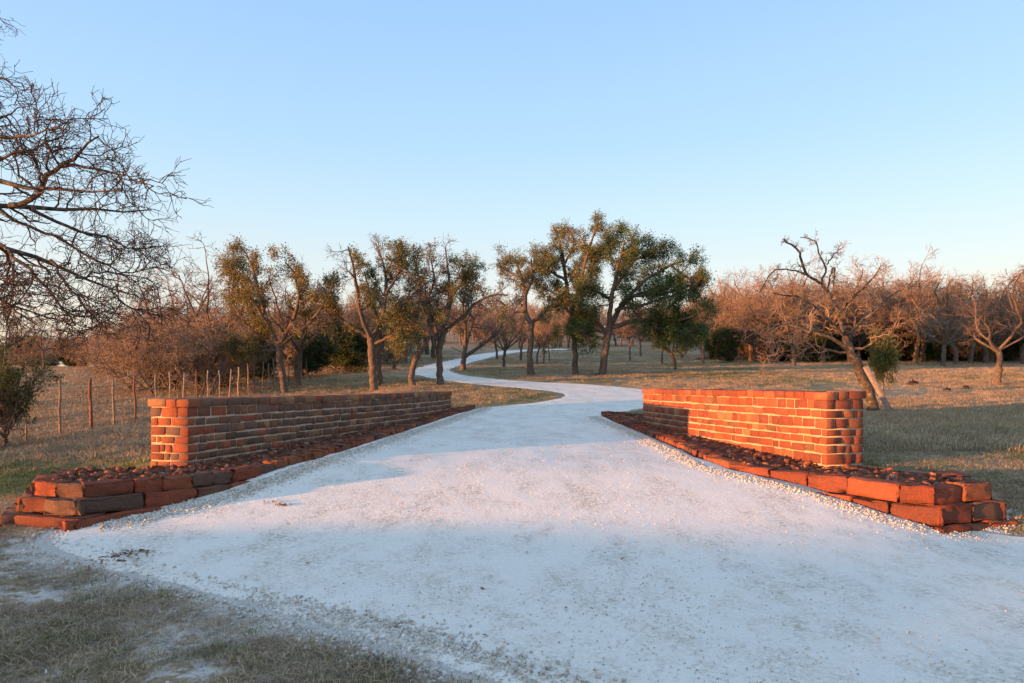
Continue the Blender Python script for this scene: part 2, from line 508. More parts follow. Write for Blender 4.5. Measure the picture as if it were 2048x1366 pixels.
class Bag:
    """collects pieces; the largest in view become objects, the rest one joined part"""
    def __init__(s): s.items = []
    def put(s, V, quads, tris, tint, name, size): s.items.append((V, quads, tris, tint, name, size))
    def flush(s, root, m, limit, stuff_name):
        s.items.sort(key=lambda t: -t[5])
        for V, q, t, tint, name, _ in s.items[:limit]:
            c = V.mean(0)
            me = make_mesh(name, V - c, [q] + ([t] if t is not None else []), m, False, tint)
            o = add(name, me, root); o.location = c - np.array(root.location)
        rest = s.items[limit:]
        if rest:
            VV, Q, T, C, k = [], [], [], [], 0
            for V, q, t, tint, name, _ in rest:
                VV.append(V); Q.append(q + k); C.append(np.tile(tint, (len(V), 1)))
                if t is not None: T.append(t + k)
                k += len(V)
            me = make_mesh(stuff_name, np.concatenate(VV), [np.concatenate(Q)] + ([np.concatenate(T)] if T else []), m, False, np.concatenate(C))
            tag(child(stuff_name, me, root), kind='stuff')

def build_wall(label, ypts, xpts, side, z_top, z_base, courses, thick=.60, shade_brown=.3):  # last argument: share of brown stones, standing in for shade on the wall
    """side -1: road face looks to +x (left wall); +1: road face looks to -x"""
    co = np.polyfit(ypts, xpts, 3 if len(ypts) > 3 else 2)
    y = np.linspace(ypts[0], ypts[-1], 400); x = np.polyval(co, y)
    P = np.stack([x, y], 1)
    T = np.gradient(P, axis=0); T /= np.linalg.norm(T, axis=1, keepdims=True)
    N = np.stack([T[:, 1], -T[:, 0]], 1) * (-side)          # towards the road
    S = np.concatenate([[0], np.cumsum(np.linalg.norm(np.diff(P, axis=0), axis=1))])
    L = S[-1]
    def on(s, off=0.0):
        p = np.array([np.interp(s, S, P[:, 0]), np.interp(s, S, P[:, 1])])
        n = np.array([np.interp(s, S, N[:, 0]), np.interp(s, S, N[:, 1])]); n /= np.linalg.norm(n)
        t = np.array([np.interp(s, S, T[:, 0]), np.interp(s, S, T[:, 1])]); t /= np.linalg.norm(t)
        return p + n * off, n, t
    root = empty('stone_gate_wall', (P[0, 0], P[0, 1], z_base))
    tag(root, label, 'stone wall', 'pair of stone walls flanking the drive', 'thing')
    cap_h = .105
    z_cb = z_top - cap_h
    # mortar core
    rec = .005
    ss = np.linspace(rec, L - rec, 90)
    zs = np.linspace(z_base - .35, z_cb + .02, 26)
    ring = []
    for s_ in ss: ring.append(on(s_, -rec)[0])
    for s_ in ss[::-1]: ring.append(on(s_, -thick + rec)[0])
    ring = np.array(ring); m = len(ring)
    V = np.concatenate([np.c_[ring, np.full(m, z)] for z in zs])
    V[:, :2] += rng.normal(0, .0015, (len(V), 2))
    F = []
    for k in range(len(zs) - 1):
        a = np.arange(m); b = (a + 1) % m
        F.append(np.stack([k * m + a, k * m + b, (k + 1) * m + b, (k + 1) * m + a], 1))
    F = np.concatenate(F)
    if side > 0: F = F[:, ::-1]
    n2 = len(ss); top = (len(zs) - 1) * m; a = np.arange(n2 - 1)
    lid = np.stack([top + a, top + a + 1, top + m - 2 - a, top + m - 1 - a], 1)
    child('mortar_core', make_mesh('mortar_core', V, [F, lid], MORTAR, False), root)
    bag = Bag()
    hs = np.array(courses, float)
    zt = z_cb
    for ci, h in enumerate(hs):
        zc = zt - h / 2; hh = (h - .018) / 2
        dv = lambda s_: np.hypot(*on(s_)[0])
        q = [(.20, .16), (.12, .30), (.26, .13), (.10, .22), (.17, .27)][ci % 5]
        # quoins at the near corners (road side and field side) and the far ones
        for (s0, sgn, off0, osg) in ((0, 1, 0, -1), (0, 1, -thick, 1), (L, -1, 0, -1), (L, -1, -thick, 1)):
            lu, lv = q if osg < 0 else q[::-1]
            lu *= rng.uniform(.85, 1.15); lv *= rng.uniform(.85, 1.15)
            c, n, t = on(s0 + sgn * (lu / 2 - .005), 0)
            c = c + n * (off0 + osg * (lv / 2 - .005))
            Vl = rbox((lu / 2, lv / 2, hh), .006, .0034)
            bag.put(frame(Vl, (*c, zc), (*t, 0), (*n, 0)) if side < 0 else frame(Vl, (*c, zc), (*t, 0), (*-n, 0)), RB_F, RB_T, stone_tint(.12), 'stone', 60 / dv(max(0, min(L, s0))) * (1 if s0 == 0 else .1))
            if s0 == 0 and osg < 0: e0 = lv; f0 = lu
            if s0 == 0 and osg > 0: e1 = lv; g0 = lu
            if s0 == L and osg < 0: f1 = lu; h0 = lv
            if s0 == L and osg > 0: g1 = lu; h1 = lv
        # road face, field face
        for off, a0, a1, w8 in ((0, f0, f1, 1), (-thick, g0, g1, .08)):
            s_ = a0 + .004
            while s_ < L - a1 - .04:
                w = min(rng.choice([rng.uniform(.10, .17), rng.uniform(.15, .25), rng.uniform(.22, .33)]), L - a1 - s_)
                if L - a1 - s_ - w < .09: w = L - a1 - s_
                c, n, t = on(s_ + w / 2, off)
                out = 1 if off == 0 else -1
                dep = .05
                c = c + n * out * (-dep + rng.uniform(.001, .010))
                Vl = rbox(((w - rng.uniform(.006, .014)) / 2, dep, hh * rng.uniform(.93, 1.02)), .006, .0034)
                zz = zc + rng.normal(0, .003)
                z_g = float(ground_base(*on(s_, .2)[0])) - .1
                if zz + hh > z_g - .02:
                    bag.put(frame(Vl, (*c, zz), (*t, 0), (*(n if side < 0 else -n), 0)), RB_F, RB_T, stone_tint(shade_brown), 'stone', w8 * w * 300 / dv(s_))
                s_ += w
        # near and far end faces
        for s0, sgn, a0, a1, w8 in ((0, -1, e0, e1, 1), (L, 1, h0, h1, .05)):
            v = a0 + .004
            while v < thick - a1 - .03:
                w = min(rng.uniform(.11, .24), thick - a1 - v)
                if thick - a1 - v - w < .07: w = thick - a1 - v
                c, n, t = on(s0, -(v + w / 2))
                c = c + t * sgn * (-.05 + rng.uniform(.001, .010))
                Vl = rbox(((w - .011) / 2, .05, hh * rng.uniform(.93, 1.02)), .006, .0034)
                bag.put(frame(Vl, (*c, zc), (*(n if side > 0 else -n), 0), (*t, 0)), RB_F, RB_T, stone_tint(.1), 'stone', w8 * 60 / dv(0))  # end faces kept redder, a sunlit look put into the colour
                v += w
        zt -= h
    bag.flush(root, STONE, 255, 'remaining_stones')
    # cap stones: full-depth slabs with an uneven outer edge
    bag = Bag()
    s_ = -.035
    while s_ < L + .02:
        w = rng.uniform(.16, .36)
        if L + .03 - s_ - w < .12: w = L + .03 - s_
        if s_ < 0:
            splits = [(.0, .30), (.30, .55), (.55, 1.0)]
        else:
            k = rng.uniform(.4, .6); splits = [(0, k), (k, 1)]
        for (v0, v1) in splits:
            tw = thick + .07
            c, n, t = on(min(max(s_ + w / 2, 0), L), .035 - tw * (v0 + v1) / 2)
            if s_ < 0: c = c + t * (s_ + w / 2 - max(s_ + w / 2, 0))
            hz = cap_h / 2 * rng.uniform(.93, 1.06)
            Vl = rbox(((w - .008) / 2, (tw * (v1 - v0) - .008) / 2, hz), .007, .0032)
            bag.put(frame(Vl, (*c, z_cb + cap_h / 2 + rng.normal(0, .003)), (*t, 0), (*(n if side < 0 else -n), 0)), RB_F, RB_T, stone_tint(.05 if s_ < 0 else shade_brown), 'cap_stone', w / np.hypot(*c) * (1 if v0 == 0 or s_ < 0 else .3))
        s_ += w
    bag.flush(root, STONE, 120, 'remaining_cap_stones')
    return on, L

ZL, ZRr = CAM_Z - .19, CAM_Z - .088
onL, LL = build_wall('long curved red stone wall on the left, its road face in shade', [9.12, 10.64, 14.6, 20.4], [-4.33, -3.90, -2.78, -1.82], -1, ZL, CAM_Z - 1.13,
                     [.145, .117, .130, .108, .124, .102, .118, .12], shade_brown=.93)  # nearly all brown: the road face's shade is put into the stone colour
onR, LR = build_wall('sunlit orange-red stone wall on the right, shorter and taller', [9.2, 11.1, 13.3, 15.5], [4.24, 3.72, 3.24, 2.98], 1, ZRr, CAM_Z - 1.2,
                     [.145, .112, .148, .104, .112, .12, .152, .105, .12], shade_brown=.06)

# ------------------------------------------------------------------ edging and rock beds
def tier_z(y, near):
    g = ground_base(0 * y, y) - CAM_Z + .085
    return CAM_Z + np.maximum(near, g)
LPATH = [(-5.95, 9.1), (-5.65, 8.2), (-5.32, 7.6), (-4.66, 7.42), (-4.16, 7.84), (-3.72, 8.28), (-3.42, 8.8), (-3.2, 9.4), (-2.92, 10.2), (-2.58, 11.6), (-2.24, 13.8), (-1.96, 15.4), (-1.56, 18.2), (-1.2, 20.0), (-1.1, 20.8)]
RPATH = [(5.75, 9.0), (5.62, 8.3), (5.46, 7.75), (4.63, 7.46), (4.38, 7.62), (3.98, 8.17), (3.60, 8.74), (3.2, 9.1), (2.86, 9.5), (2.72, 11.3), (2.60, 13.7), (2.45, 15.9), (2.32, 17.8), (2.5, 18.6), (2.95, 18.4), (3.4, 17.2), (3.7, 16.2)]
def corner_walk(P, keep):
    """dense polyline; keeps the listed corners sharp"""
    P = np.asarray(P, float); out = []
    for i in range(len(P) - 1):
        n = max(2, int(np.hypot(*(P[i + 1] - P[i])) / .05))
        for k in range(n): out.append(P[i] + (P[i + 1] - P[i]) * k / n)
    out.append(P[-1])
    return np.array(out)
def build_edging(label, path, side, near, tiers, corner, name='stone_edging'):
    W = corner_walk(path, None)
    sgn = side                                            # outward normal sign
    S = np.concatenate([[0], np.cumsum(np.hypot(*np.diff(W, axis=0).T))])
    T = np.gradient(W, axis=0); T /= np.linalg.norm(T, axis=1, keepdims=True)
    O = np.stack([T[:, 1], -T[:, 0]], 1) * sgn
    sc = S[np.argmin(np.hypot(*(W - np.array(corner)).T))]
    s2 = S[np.argmin(np.hypot(*(W - np.array(path[2])).T))]
    root = empty(name, (*corner, float(ground_base(*corner))))
    tag(root, label, 'stone edging', 'red stone edgings of the two rock beds')
    for ti, (drop, h, off, s_from, s_to, dep, lens) in enumerate(tiers):
        s_ = s_from if s_from is not None else 0
        end = s_to if s_to is not None else S[-1]
        brk = [b for b in (s2, sc) if s_ < b < end] + [end]
        for b in brk:
            b = min(b, end)
            while s_ < b - .02:
                w = rng.uniform(*lens)
                if s_ > sc + 2.6: w = rng.uniform(.16, .34)
                if b - s_ - w < .16: w = b - s_
                mid = s_ + w / 2
                p0 = np.array([np.interp(s_ + .01, S, W[:, i]) for i in (0, 1)]); p1 = np.array([np.interp(s_ + w - .01, S, W[:, i]) for i in (0, 1)])
                t = (p1 - p0) / max(1e-6, np.linalg.norm(p1 - p0)); o = np.array([t[1], -t[0]]) * sgn
                c = (p0 + p1) / 2 + o * (off - dep / 2 + rng.normal(0, .012))
                # stones that meet the sharp corner run past it by the offset
                ext = off if (abs(s_ + w - sc) < .02 or abs(s_ - sc) < .02 or abs(s_ - s2) < .02 or abs(s_ + w - s2) < .02) else 0
                dirn = (1 if abs(s_ + w - sc) < .02 or abs(s_ + w - s2) < .02 else -1)
                ww = w + ext * .8
                c = c + t * dirn * ext * .4
                zt = float(tier_z(np.array(c[1]), near)) - drop + rng.normal(0, .008)
                V, F = gridbox(((ww - .010) / 2, dep / 2, h / 2), min(.012, h * .09), .0080, 5)
                V = frame(V, (0, 0, 0), (*t, 0), (*o, 0)) if sgn < 0 else frame(V, (0, 0, 0), (*t, 0), (*-o, 0))
                ct = np.array([c[0], c[1], zt - h / 2])
                ob = add('stone', make_mesh('stone', V, F, STONE, False, stone_tint(.25, .0) * .8), root)
                ob.location = ct - np.array(root.location)
                s_ += w
            s_ = b
    return W, S, sc
sLc = 0
WL, SL, cL = build_edging('three-tier edging of red stone slabs along the left rock bed', LPATH, 1, -1.08,
    [(0, .15, 0, .3, None, .24, (.24, .5)), (.152, .16, .13, .2, 4.9, .30, (.3, .6)), (.314, .2, .27, .0, 3.05, .36, (.4, .7))], (-4.66, 7.42))
WR, SR, cR = build_edging('three-tier edging of thick red stone slabs along the right rock bed', RPATH, -1, -1.12,
    [(0, .195, 0, .1, None, .25, (.3, .62)), (.197, .195, .10, 0, 4.6, .30, (.34, .62)), (.394, .14, .2, 0, 2.15, .34, (.26, .5))], (4.63, 7.46))

def rock_mesh(k):
    """angular broken stone"""
    r = np.random.default_rng(100 + k)
    half = np.array([1, r.uniform(.6, .95), r.uniform(.42, .75)]) * .85
    V = RB_S * half
    cj = np.repeat(r.uniform(.3, 1.9, 8), 3)
    for a in range(3):
        m = RB_A != a
        V[m, a] -= RB_S[m, a] * np.minimum(.26 * cj[m], half[a] * .8)
    V += np.repeat(r.normal(0, .17, (8, 3)), 3, 0)
    return V, np.concatenate([RB_F[:, :3], RB_F[:, [0, 2, 3]], RB_T])
ROCK_MAT = M_simple('red_rubble', [(0, (.09, .045, .032)), (.4, (.17, .068, .042)), (.75, (.25, .095, .052)), (.97, (.30, .13, .07)), (1, (.42, .34, .26))], 25, .92, .02, island=True)
ROCKS = [make_mesh('rock', *rock_mesh(k), ROCK_MAT) for k in range(9)]

def instancer(name, pts, scl, rot, idx, protos, kind='stuff'):
    """one object that scatters prototypes (never linked to the scene) over points"""
    me = bpy.data.meshes.new(name)
    me.vertices.add(len(pts)); me.vertices.foreach_set('co', np.asarray(pts, np.float32).ravel())
    a = me.attributes.new('scl', 'FLOAT_VECTOR', 'POINT'); a.data.foreach_set('vector', np.asarray(scl, np.float32).ravel())
    a = me.attributes.new('rot', 'FLOAT_VECTOR', 'POINT'); a.data.foreach_set('vector', np.asarray(rot, np.float32).ravel())
    a = me.attributes.new('idx', 'INT', 'POINT'); a.data.foreach_set('value', np.asarray(idx, np.int32))
    o = add(name, me)
    ng = bpy.data.node_groups.new(name, 'GeometryNodeTree')
    ng.interface.new_socket('Geometry', in_out='INPUT', socket_type='NodeSocketGeometry')
    ng.interface.new_socket('Geometry', in_out='OUTPUT', socket_type='NodeSocketGeometry')
    n, l = ng.nodes, ng.links
    gi, go = n.new('NodeGroupInput'), n.new('NodeGroupOutput')
    iop = n.new('GeometryNodeInstanceOnPoints')
    g2i = n.new('GeometryNodeGeometryToInstance')
    for pr in reversed(protos):
        oi = n.new('GeometryNodeObjectInfo'); oi.inputs['Object'].default_value = pr
        l.new(oi.outputs['Geometry'], g2i.inputs[0])
    def na(nm, ty):
        x = n.new('GeometryNodeInputNamedAttribute'); x.data_type = ty; x.inputs['Name'].default_value = nm
        return x.outputs['Attribute']
    l.new(gi.outputs[0], iop.inputs['Points']); l.new(g2i.outputs[0], iop.inputs['Instance'])
    iop.inputs['Pick Instance'].default_value = True
    l.new(na('idx', 'INT'), iop.inputs['Instance Index'])
    e2r = n.new('FunctionNodeEulerToRotation'); l.new(na('rot', 'FLOAT_VECTOR'), e2r.inputs[0]); l.new(e2r.outputs[0], iop.inputs['Rotation'])
    l.new(na('scl', 'FLOAT_VECTOR'), iop.inputs['Scale'])
    l.new(iop.outputs[0], go.inputs[0])
    md = o.modifiers.new('scatter', 'NODES'); md.node_group = ng
    tag(o, kind=kind)
    return o
def proto(name, me):
    return bpy.data.objects.new(name, me)

def build_bed(label, W, S, sc, on, L, thick, near, side):
    inner = [on(s, -.12)[0] for s in np.linspace(L - .02, .1, 30)] + [on(.1, -thick + .1)[0]]
    start = np.searchsorted(S, .25)
    cl = W[start:]
    T = np.gradient(cl, axis=0); T /= np.linalg.norm(T, axis=1, keepdims=True)
    O = np.stack([T[:, 1], -T[:, 0]], 1) * (1 if side < 0 else -1)
    outer = (cl - O * .12)[::4]
    poly = np.array(list(outer) + inner)
    def bz(x, y): return tier_z(np.asarray(y, float), near) - .045
    tris = tessellate_polygon([[Vector((p[0], p[1], 0)) for p in poly]])
    V = np.c_[poly, bz(poly[:, 0], poly[:, 1])]
    root = empty('rock_bed', (*cl[len(cl) // 3], float(bz(0, cl[len(cl) // 3][1]))))
    tag(root, label, 'rock bed', 'red rubble beds at the wall feet')
    F = np.array(tris)
    nrm = np.cross(V[F[0][1]] - V[F[0][0]], V[F[0][2]] - V[F[0][0]])
    if nrm[2] < 0: F = F[:, ::-1]
    child('soil', make_mesh('soil', V, F, SOIL), root)
    lo, hi = poly.min(0), poly.max(0)
    pts = rng.uniform(lo, hi, (16000, 2))
    sd = poly_sd(pts[:, 0], pts[:, 1], poly)
    pts = pts[sd < -.03]
    # thin out to a packed scatter
    keep = []; cell = {}
    for p in pts:
        k = (int(p[0] / .07), int(p[1] / .07))
        if cell.get(k, 0) < 2: cell[k] = cell.get(k, 0) + 1; keep.append(p)
    pts = np.array(keep)
    pts = pts[np.argsort(pts[:, 1])]
    rz = bz(pts[:, 0], pts[:, 1]) + rng.uniform(-.045, .004, len(pts))
    big = rng.uniform(.024, .058, len(pts))
    order = np.argsort(-big / pts[:, 1])
    for i in order[:240]:
        o = add('rock', ROCKS[rng.integers(9)], root)
        o.location = Vector((pts[i, 0], pts[i, 1], rz[i] + .015)) - root.location
        o.scale = (big[i],) * 3; o.rotation_euler = tuple(rng.uniform(0, 6.28, 3))
    rest = order[240:]
    VV, FF, k = [], [], 0
    for i in rest:
        V, F = rock_mesh(int(rng.integers(40)))
        a = rng.uniform(0, 6.28); c, s = math.cos(a), math.sin(a)
        b = rng.uniform(-.6, .6); cb, sb = math.cos(b), math.sin(b)
        V = V @ np.array([[c, -s, 0], [s, c, 0], [0, 0, 1]]) @ np.array([[1, 0, 0], [0, cb, -sb], [0, sb, cb]]) * big[i] * .95
        VV.append(V + (pts[i, 0], pts[i, 1], rz[i])); FF.append(F + k); k += len(V)
    tag(child('small_rubble', make_mesh('small_rubble', np.concatenate(VV), np.concatenate(FF), ROCK_MAT), root), kind='stuff')
build_bed('red rubble bed at the foot of the shaded left wall', WL, SL, cL, onL, LL, .6, -1.08, -1)
build_bed('red rubble bed at the foot of the sunlit right wall', WR, SR, cR, onR, LR, .6, -1.12, 1)

# ------------------------------------------------------------------ trees
def unit(v): return v / np.maximum(np.linalg.norm(v, axis=-1, keepdims=True), 1e-9)

def tubes(P, Rr, sides):
    """P (B,k,3), Rr (B,k) -> vertices, quads"""
    B, k, _ = P.shape
    T = unit(np.gradient(P, axis=1))
    ref = np.where(np.abs(T[:, :1, 2:3]) > .85, np.array([1., 0, 0]), np.array([0, 0, 1.]))
    U = unit(np.cross(T, np.broadcast_to(ref, T.shape))); W = np.cross(T, U)
    a = np.linspace(0, 2 * np.pi, sides, endpoint=False)
    V = P[:, :, None] + Rr[:, :, None, None] * (np.cos(a)[:, None] * U[:, :, None] + np.sin(a)[:, None] * W[:, :, None])
    i = np.arange(B * k * sides).reshape(B, k, sides); j = np.roll(i, -1, 2)
    F = np.stack([i[:, :-1], j[:, :-1], j[:, 1:], i[:, 1:]], -1).reshape(-1, 4)
    return V.reshape(-1, 3), F

def walk(P0, D0, L, k, gnarl, up, r):
    """grow B branches at once by a bending random walk"""
    B = len(P0); P = np.zeros((B, k + 1, 3)); P[:, 0] = P0; D = unit(D0)
    for s in range(k):
        D = unit(D + r.normal(0, gnarl, (B, 3)) + np.array([0, 0, up]))
        P[:, s + 1] = P[:, s] + D * (L / k)[:, None]
    return P

def spawn(P, Rr, n, ang, r, tmin=.25, jit=.25, flat=0.0):
    """n child starts along every branch"""
    B, k, _ = P.shape
    b = np.repeat(np.arange(B), n)
    t = tmin + (1 - tmin) * ((np.tile(np.arange(n), B) + r.uniform(0, 1, B * n)) / n)
    f = t * (k - 1); i = np.minimum(f.astype(int), k - 2); f = f - i
    p = P[b, i] * (1 - f)[:, None] + P[b, i + 1] * f[:, None]
    d = unit(P[b, i + 1] - P[b, i])
    q = r.normal(0, 1, (B * n, 3)); q[:, 2] *= (1 - flat)
    q = unit(q - d * np.sum(q * d, 1)[:, None])
    a = R(ang) * (1 + r.normal(0, jit, B * n))
    rad = Rr[b, i] * (1 - f) + Rr[b, i + 1] * f
    return p, d * np.cos(a)[:, None] + q * np.sin(a)[:, None], rad, t, b

def densify(poly, k):
    poly = np.asarray(poly, float)
    s = np.concatenate([[0], np.cumsum(np.linalg.norm(np.diff(poly[:, :3], axis=0), axis=1))])
    t = np.linspace(0, s[-1], k)
    Q = np.stack([np.interp(t, s, poly[:, i]) for i in range(4)], 1)
    for _ in range(1):
        Q[1:-1] = Q[1:-1] * .5 + (Q[:-2] + Q[2:]) * .25
    return Q

def grow(seed, limbs, levels, leaf=None, trunk_sides=9, wob=.02, thin=()):
    """limbs: (m,4) polylines of points and radii, first one the trunk; levels: dicts. Returns the three meshes' data"""
    r = np.random.default_rng(seed)
    TV, TF, k0 = [], [], 0
    segs = []
    for li, poly in enumerate(limbs):
        Q = densify(poly, 12 if li else 14)
        Q[1:, :3] += r.normal(0, wob, (len(Q) - 1, 3))
        if li == 0: Q[0, 3] *= 1.45; Q[1, 3] *= 1.1
        V, F = tubes(Q[None, :, :3], Q[None, :, 3], trunk_sides)
        V += r.normal(0, Q[:, 3].mean() * .05, V.shape)
        TV.append(V); TF.append(F + k0); k0 += len(V)
        segs.append((Q, li))
    BV, BF, k1 = [], [], 0
    src = [s for s in segs if s[1] > 0] or segs
    P = np.stack([s[0][:, :3] for s in src]); Rr = np.stack([s[0][:, 3] for s in src])
    Ls = np.linalg.norm(np.diff(P, axis=1), axis=2).sum(1)
    lf = np.array([.3 if s[1] in thin else 1.0 for s in src])
    for lv in levels:
        p, d, rad, t, b = spawn(P, Rr, lv['n'], lv['ang'], r, lv.get('tmin', .25), .25, lv.get('flat', 0))
        L = lv['len'] * r.uniform(.5, 1.25, len(p)) * (1.15 - .5 * t)
        lf = lf[b]; L = L * np.where(lf < 1, lf * (1 + (r.random(len(b)) < .15)), 1)
        r0 = np.minimum(rad * lv.get('rr', .6), lv.get('rmax', 1)) ; r0 = np.maximum(r0, lv['rmin'])
        Pn = walk(p, d, L, lv['k'], lv.get('gn', .3), lv.get('up', .05), r)
        taper = np.linspace(1, lv.get('tip', .35), lv['k'] + 1)
        Rn = np.maximum(r0[:, None] * taper, lv['rmin'] * .7)
        V, F = tubes(Pn, Rn, lv.get('sides', 3))
        BV.append(V); BF.append(F + k1); k1 += len(V)
        P, Rr, Ls = Pn, Rn, L
    leafd = None
    if leaf:
        n = leaf['n']
        B, k, _ = P.shape
        b = r.integers(0, B, n); f = r.uniform(.2, 1, n) * (k - 1); i = np.minimum(f.astype(int), k - 2); f = (f - i)[:, None]
        c = P[b, i] * (1 - f) + P[b, i + 1] * f + r.normal(0, leaf.get('spread', .05), (n, 3))
        keep = fbm(c[:, 0] * leaf.get('fs', .8) + seed, (c[:, 2] + c[:, 1] * .6) * leaf.get('fs', .8), seed, 3) > leaf.get('cut', -.35)
        c = c[keep]; n = len(c)
        u = unit(r.normal(0, 1, (n, 3))); q = r.normal(0, 1, (n, 3)); w = unit(np.cross(u, q))
        s = leaf['size'] * r.uniform(.6, 1.3, n)[:, None]
        nn = np.cross(u, w) * s * .18
        V = np.stack([c - u * s * .55, c + w * s * .32 + nn, c + u * s * .55, c - w * s * .32 + nn], 1).reshape(-1, 3)
        leafd = (V, np.arange(4 * n).reshape(n, 4))
    return (np.concatenate(TV), np.concatenate(TF)), (np.concatenate(BV), np.concatenate(BF)), leafd

def tree_object(name, label, cat, geo, base, mats, group=None):
    """geo is in coordinates relative to the base"""
    root = empty(name, tuple(base)); tag(root, label, cat, group)
    meshes = []
    for nm, g, m in (('trunk', geo[0], mats[0]), ('branches', geo[1], mats[1]), ('foliage', geo[2], mats[2])):
        if g is None: continue
        me = g if isinstance(g, bpy.types.Mesh) else make_mesh(nm, g[0], g[1], m, nm == 'trunk')
        add(nm, me, root); meshes.append(me)
    return root, meshes

def px_limbs(d, lines, base, depth_seed, thin=()):
    """photo polylines (px, py, radius px [, depth offset m]) -> branch polylines relative to the base, fanned out in depth"""
    r = np.random.default_rng(depth_seed)
    out = []
    for li, ln in enumerate(lines):
        dz = 0.0; slope = 0 if li == 0 else r.uniform(.25, .6) * (1 if li % 2 else -1)
        pts = []
        x0 = None
        for j, p in enumerate(ln):
            q = at(p[0], p[1], d) - base
            dd = p[3] if len(p) > 3 else slope * (np.hypot(q[0] - x0[0], q[2] - x0[2]) if x0 is not None else 0)
            if x0 is None: x0 = q
            sc = 1 + dd / d
            w = at(p[0], p[1], d + dd) - base
            pts.append([w[0], w[1], w[2], p[2] * (.46 if li in thin else .56 if thin else .64) * d / FPX])
        out.append(np.array(pts))
    return out

def hero(name, label, cat, d, lines, seed, levels, leaf, mats, group=None, thin=()):
    b = lines[0][0]
    base = at(b[0], b[1], d)
    gz = float(ground(base[0], base[1]))
    geo_l = px_limbs(d, lines, base, seed, thin)
    geo_l[0][0, 2] = gz - base[2] - .12
    geo = grow(seed, geo_l, levels, leaf, thin=thin)
    return tree_object(name, label, cat, geo, base, mats, group)

def LV(s=1.0, n=(6, 6, 5), L=(1.5, .75, .4), gn=.32, up=.05, rmin=.006, tmin=.25):
    return [dict(n=n[0], ang=52, len=L[0] * s, k=6, gn=gn, up=up, rr=.55, rmin=rmin * 2, sides=5, rmax=.05, tmin=tmin),
            dict(n=n[1], ang=55, len=L[1] * s, k=4, gn=gn, up=up, rr=.6, rmin=rmin * 1.3, sides=3, tmin=.2),
            dict(n=n[2], ang=50, len=L[2] * s, k=3, gn=gn, up=up, rr=.6, rmin=rmin, sides=3, tmin=.2)]

TWIG_DARK = M_simple('dark_twigs', [(.3, (.04, .03, .026)), (.7, (.095, .075, .064))], 9, .9, 0)
OAK, BARE, LIVE = 'oak tree', 'bare tree', 'oak tree'
MO = (BARK, TWIG, LEAF_OLIVE); MB = (BARK, TWIG, LEAF_BROWN); MG = (BARK, TWIG, LEAF_GREEN); MD = (LICHEN, TWIG_RED, LEAF_BROWN)
GOAK = 'leafy oaks along the drive'

hero('oak_tree', 'rusty-leaved oak by the fence, nearest the end of the left wall', OAK, 30.0,
     [[(570, 792, 11), (563, 735, 10), (556, 690, 10)],
      [(556, 692, 9), (535, 645, 7), (518, 585, 6), (506, 530, 4), (485, 497, 2)],
      [(556, 690, 8), (585, 650, 6), (600, 600, 5), (590, 545, 3), (570, 525, 2)],
      [(556, 694, 7), (515, 672, 5), (485, 640, 4), (468, 610, 2)],
      [(560, 690, 7), (610, 655, 5), (645, 615, 4), (665, 570, 2)],
      [(552, 700, 5), (510, 700, 4), (480, 690, 2)],
      [(535, 645, 4), (490, 580, 3), (465, 530, 2)]],
     11, LV(.8, (11, 8, 6)), dict(n=38000, size=.068, spread=.10, cut=-.08), MB, GOAK)
hero('oak_tree', 'tall olive-leaved oak with orange-lit trunk behind the left wall', OAK, 29.5,
     [[(748, 784, 13), (745, 730, 12), (742, 675, 12)],
      [(742, 678, 9), (765, 645, 8), (772, 590, 6), (770, 530, 4), (752, 485, 2)],
      [(742, 678, 8), (722, 630, 6), (712, 570, 5), (702, 510, 3), (696, 492, 2)],
      [(742, 676, 7), (705, 655, 5), (670, 625, 4), (645, 590, 2)],
      [(755, 655, 6), (795, 620, 5), (825, 590, 3), (842, 570, 2)],
      [(772, 590, 5), (798, 545, 4), (812, 500, 2)],
      [(745, 690, 5), (790, 670, 4), (810, 640, 2)]],
     12, LV(.74, (11, 8, 6)), dict(n=26000, size=.068, spread=.09, cut=-.05), MO, GOAK)
hero('oak_tree', 'oak with a dark shaded trunk just behind the orange-lit one', OAK, 33.0,
     [[(760, 768, 8), (757, 720, 7), (762, 680, 7)],
      [(762, 682, 6), (785, 650, 5), (810, 610, 3), (822, 580, 2)],
      [(762, 682, 6), (752, 630, 5), (740, 580, 3), (728, 545, 2)],
      [(762, 684, 5), (800, 680, 4), (830, 660, 2)]],
     13, LV(.75, (8, 7, 5)), dict(n=7000, size=.08, spread=.08, cut=.0), MG, GOAK)
hero('oak_tree', 'slim oak with an S-bent trunk left of the far drive', OAK, 30.0,
     [[(826, 779, 10), (823, 748, 9), (831, 716, 9), (852, 690, 8), (860, 655, 8)],
      [(860, 657, 7), (852, 610, 6), (838, 560, 4), (826, 505, 2)],
      [(860, 657, 6), (885, 625, 4), (905, 590, 2)],
      [(857, 670, 5), (822, 640, 4), (800, 610, 2)],
      [(852, 610, 5), (870, 560, 3), (862, 520, 2)]],
     14, LV(.66, (10, 8, 6)), dict(n=12000, size=.068, spread=.09, cut=-.02), MO, GOAK)
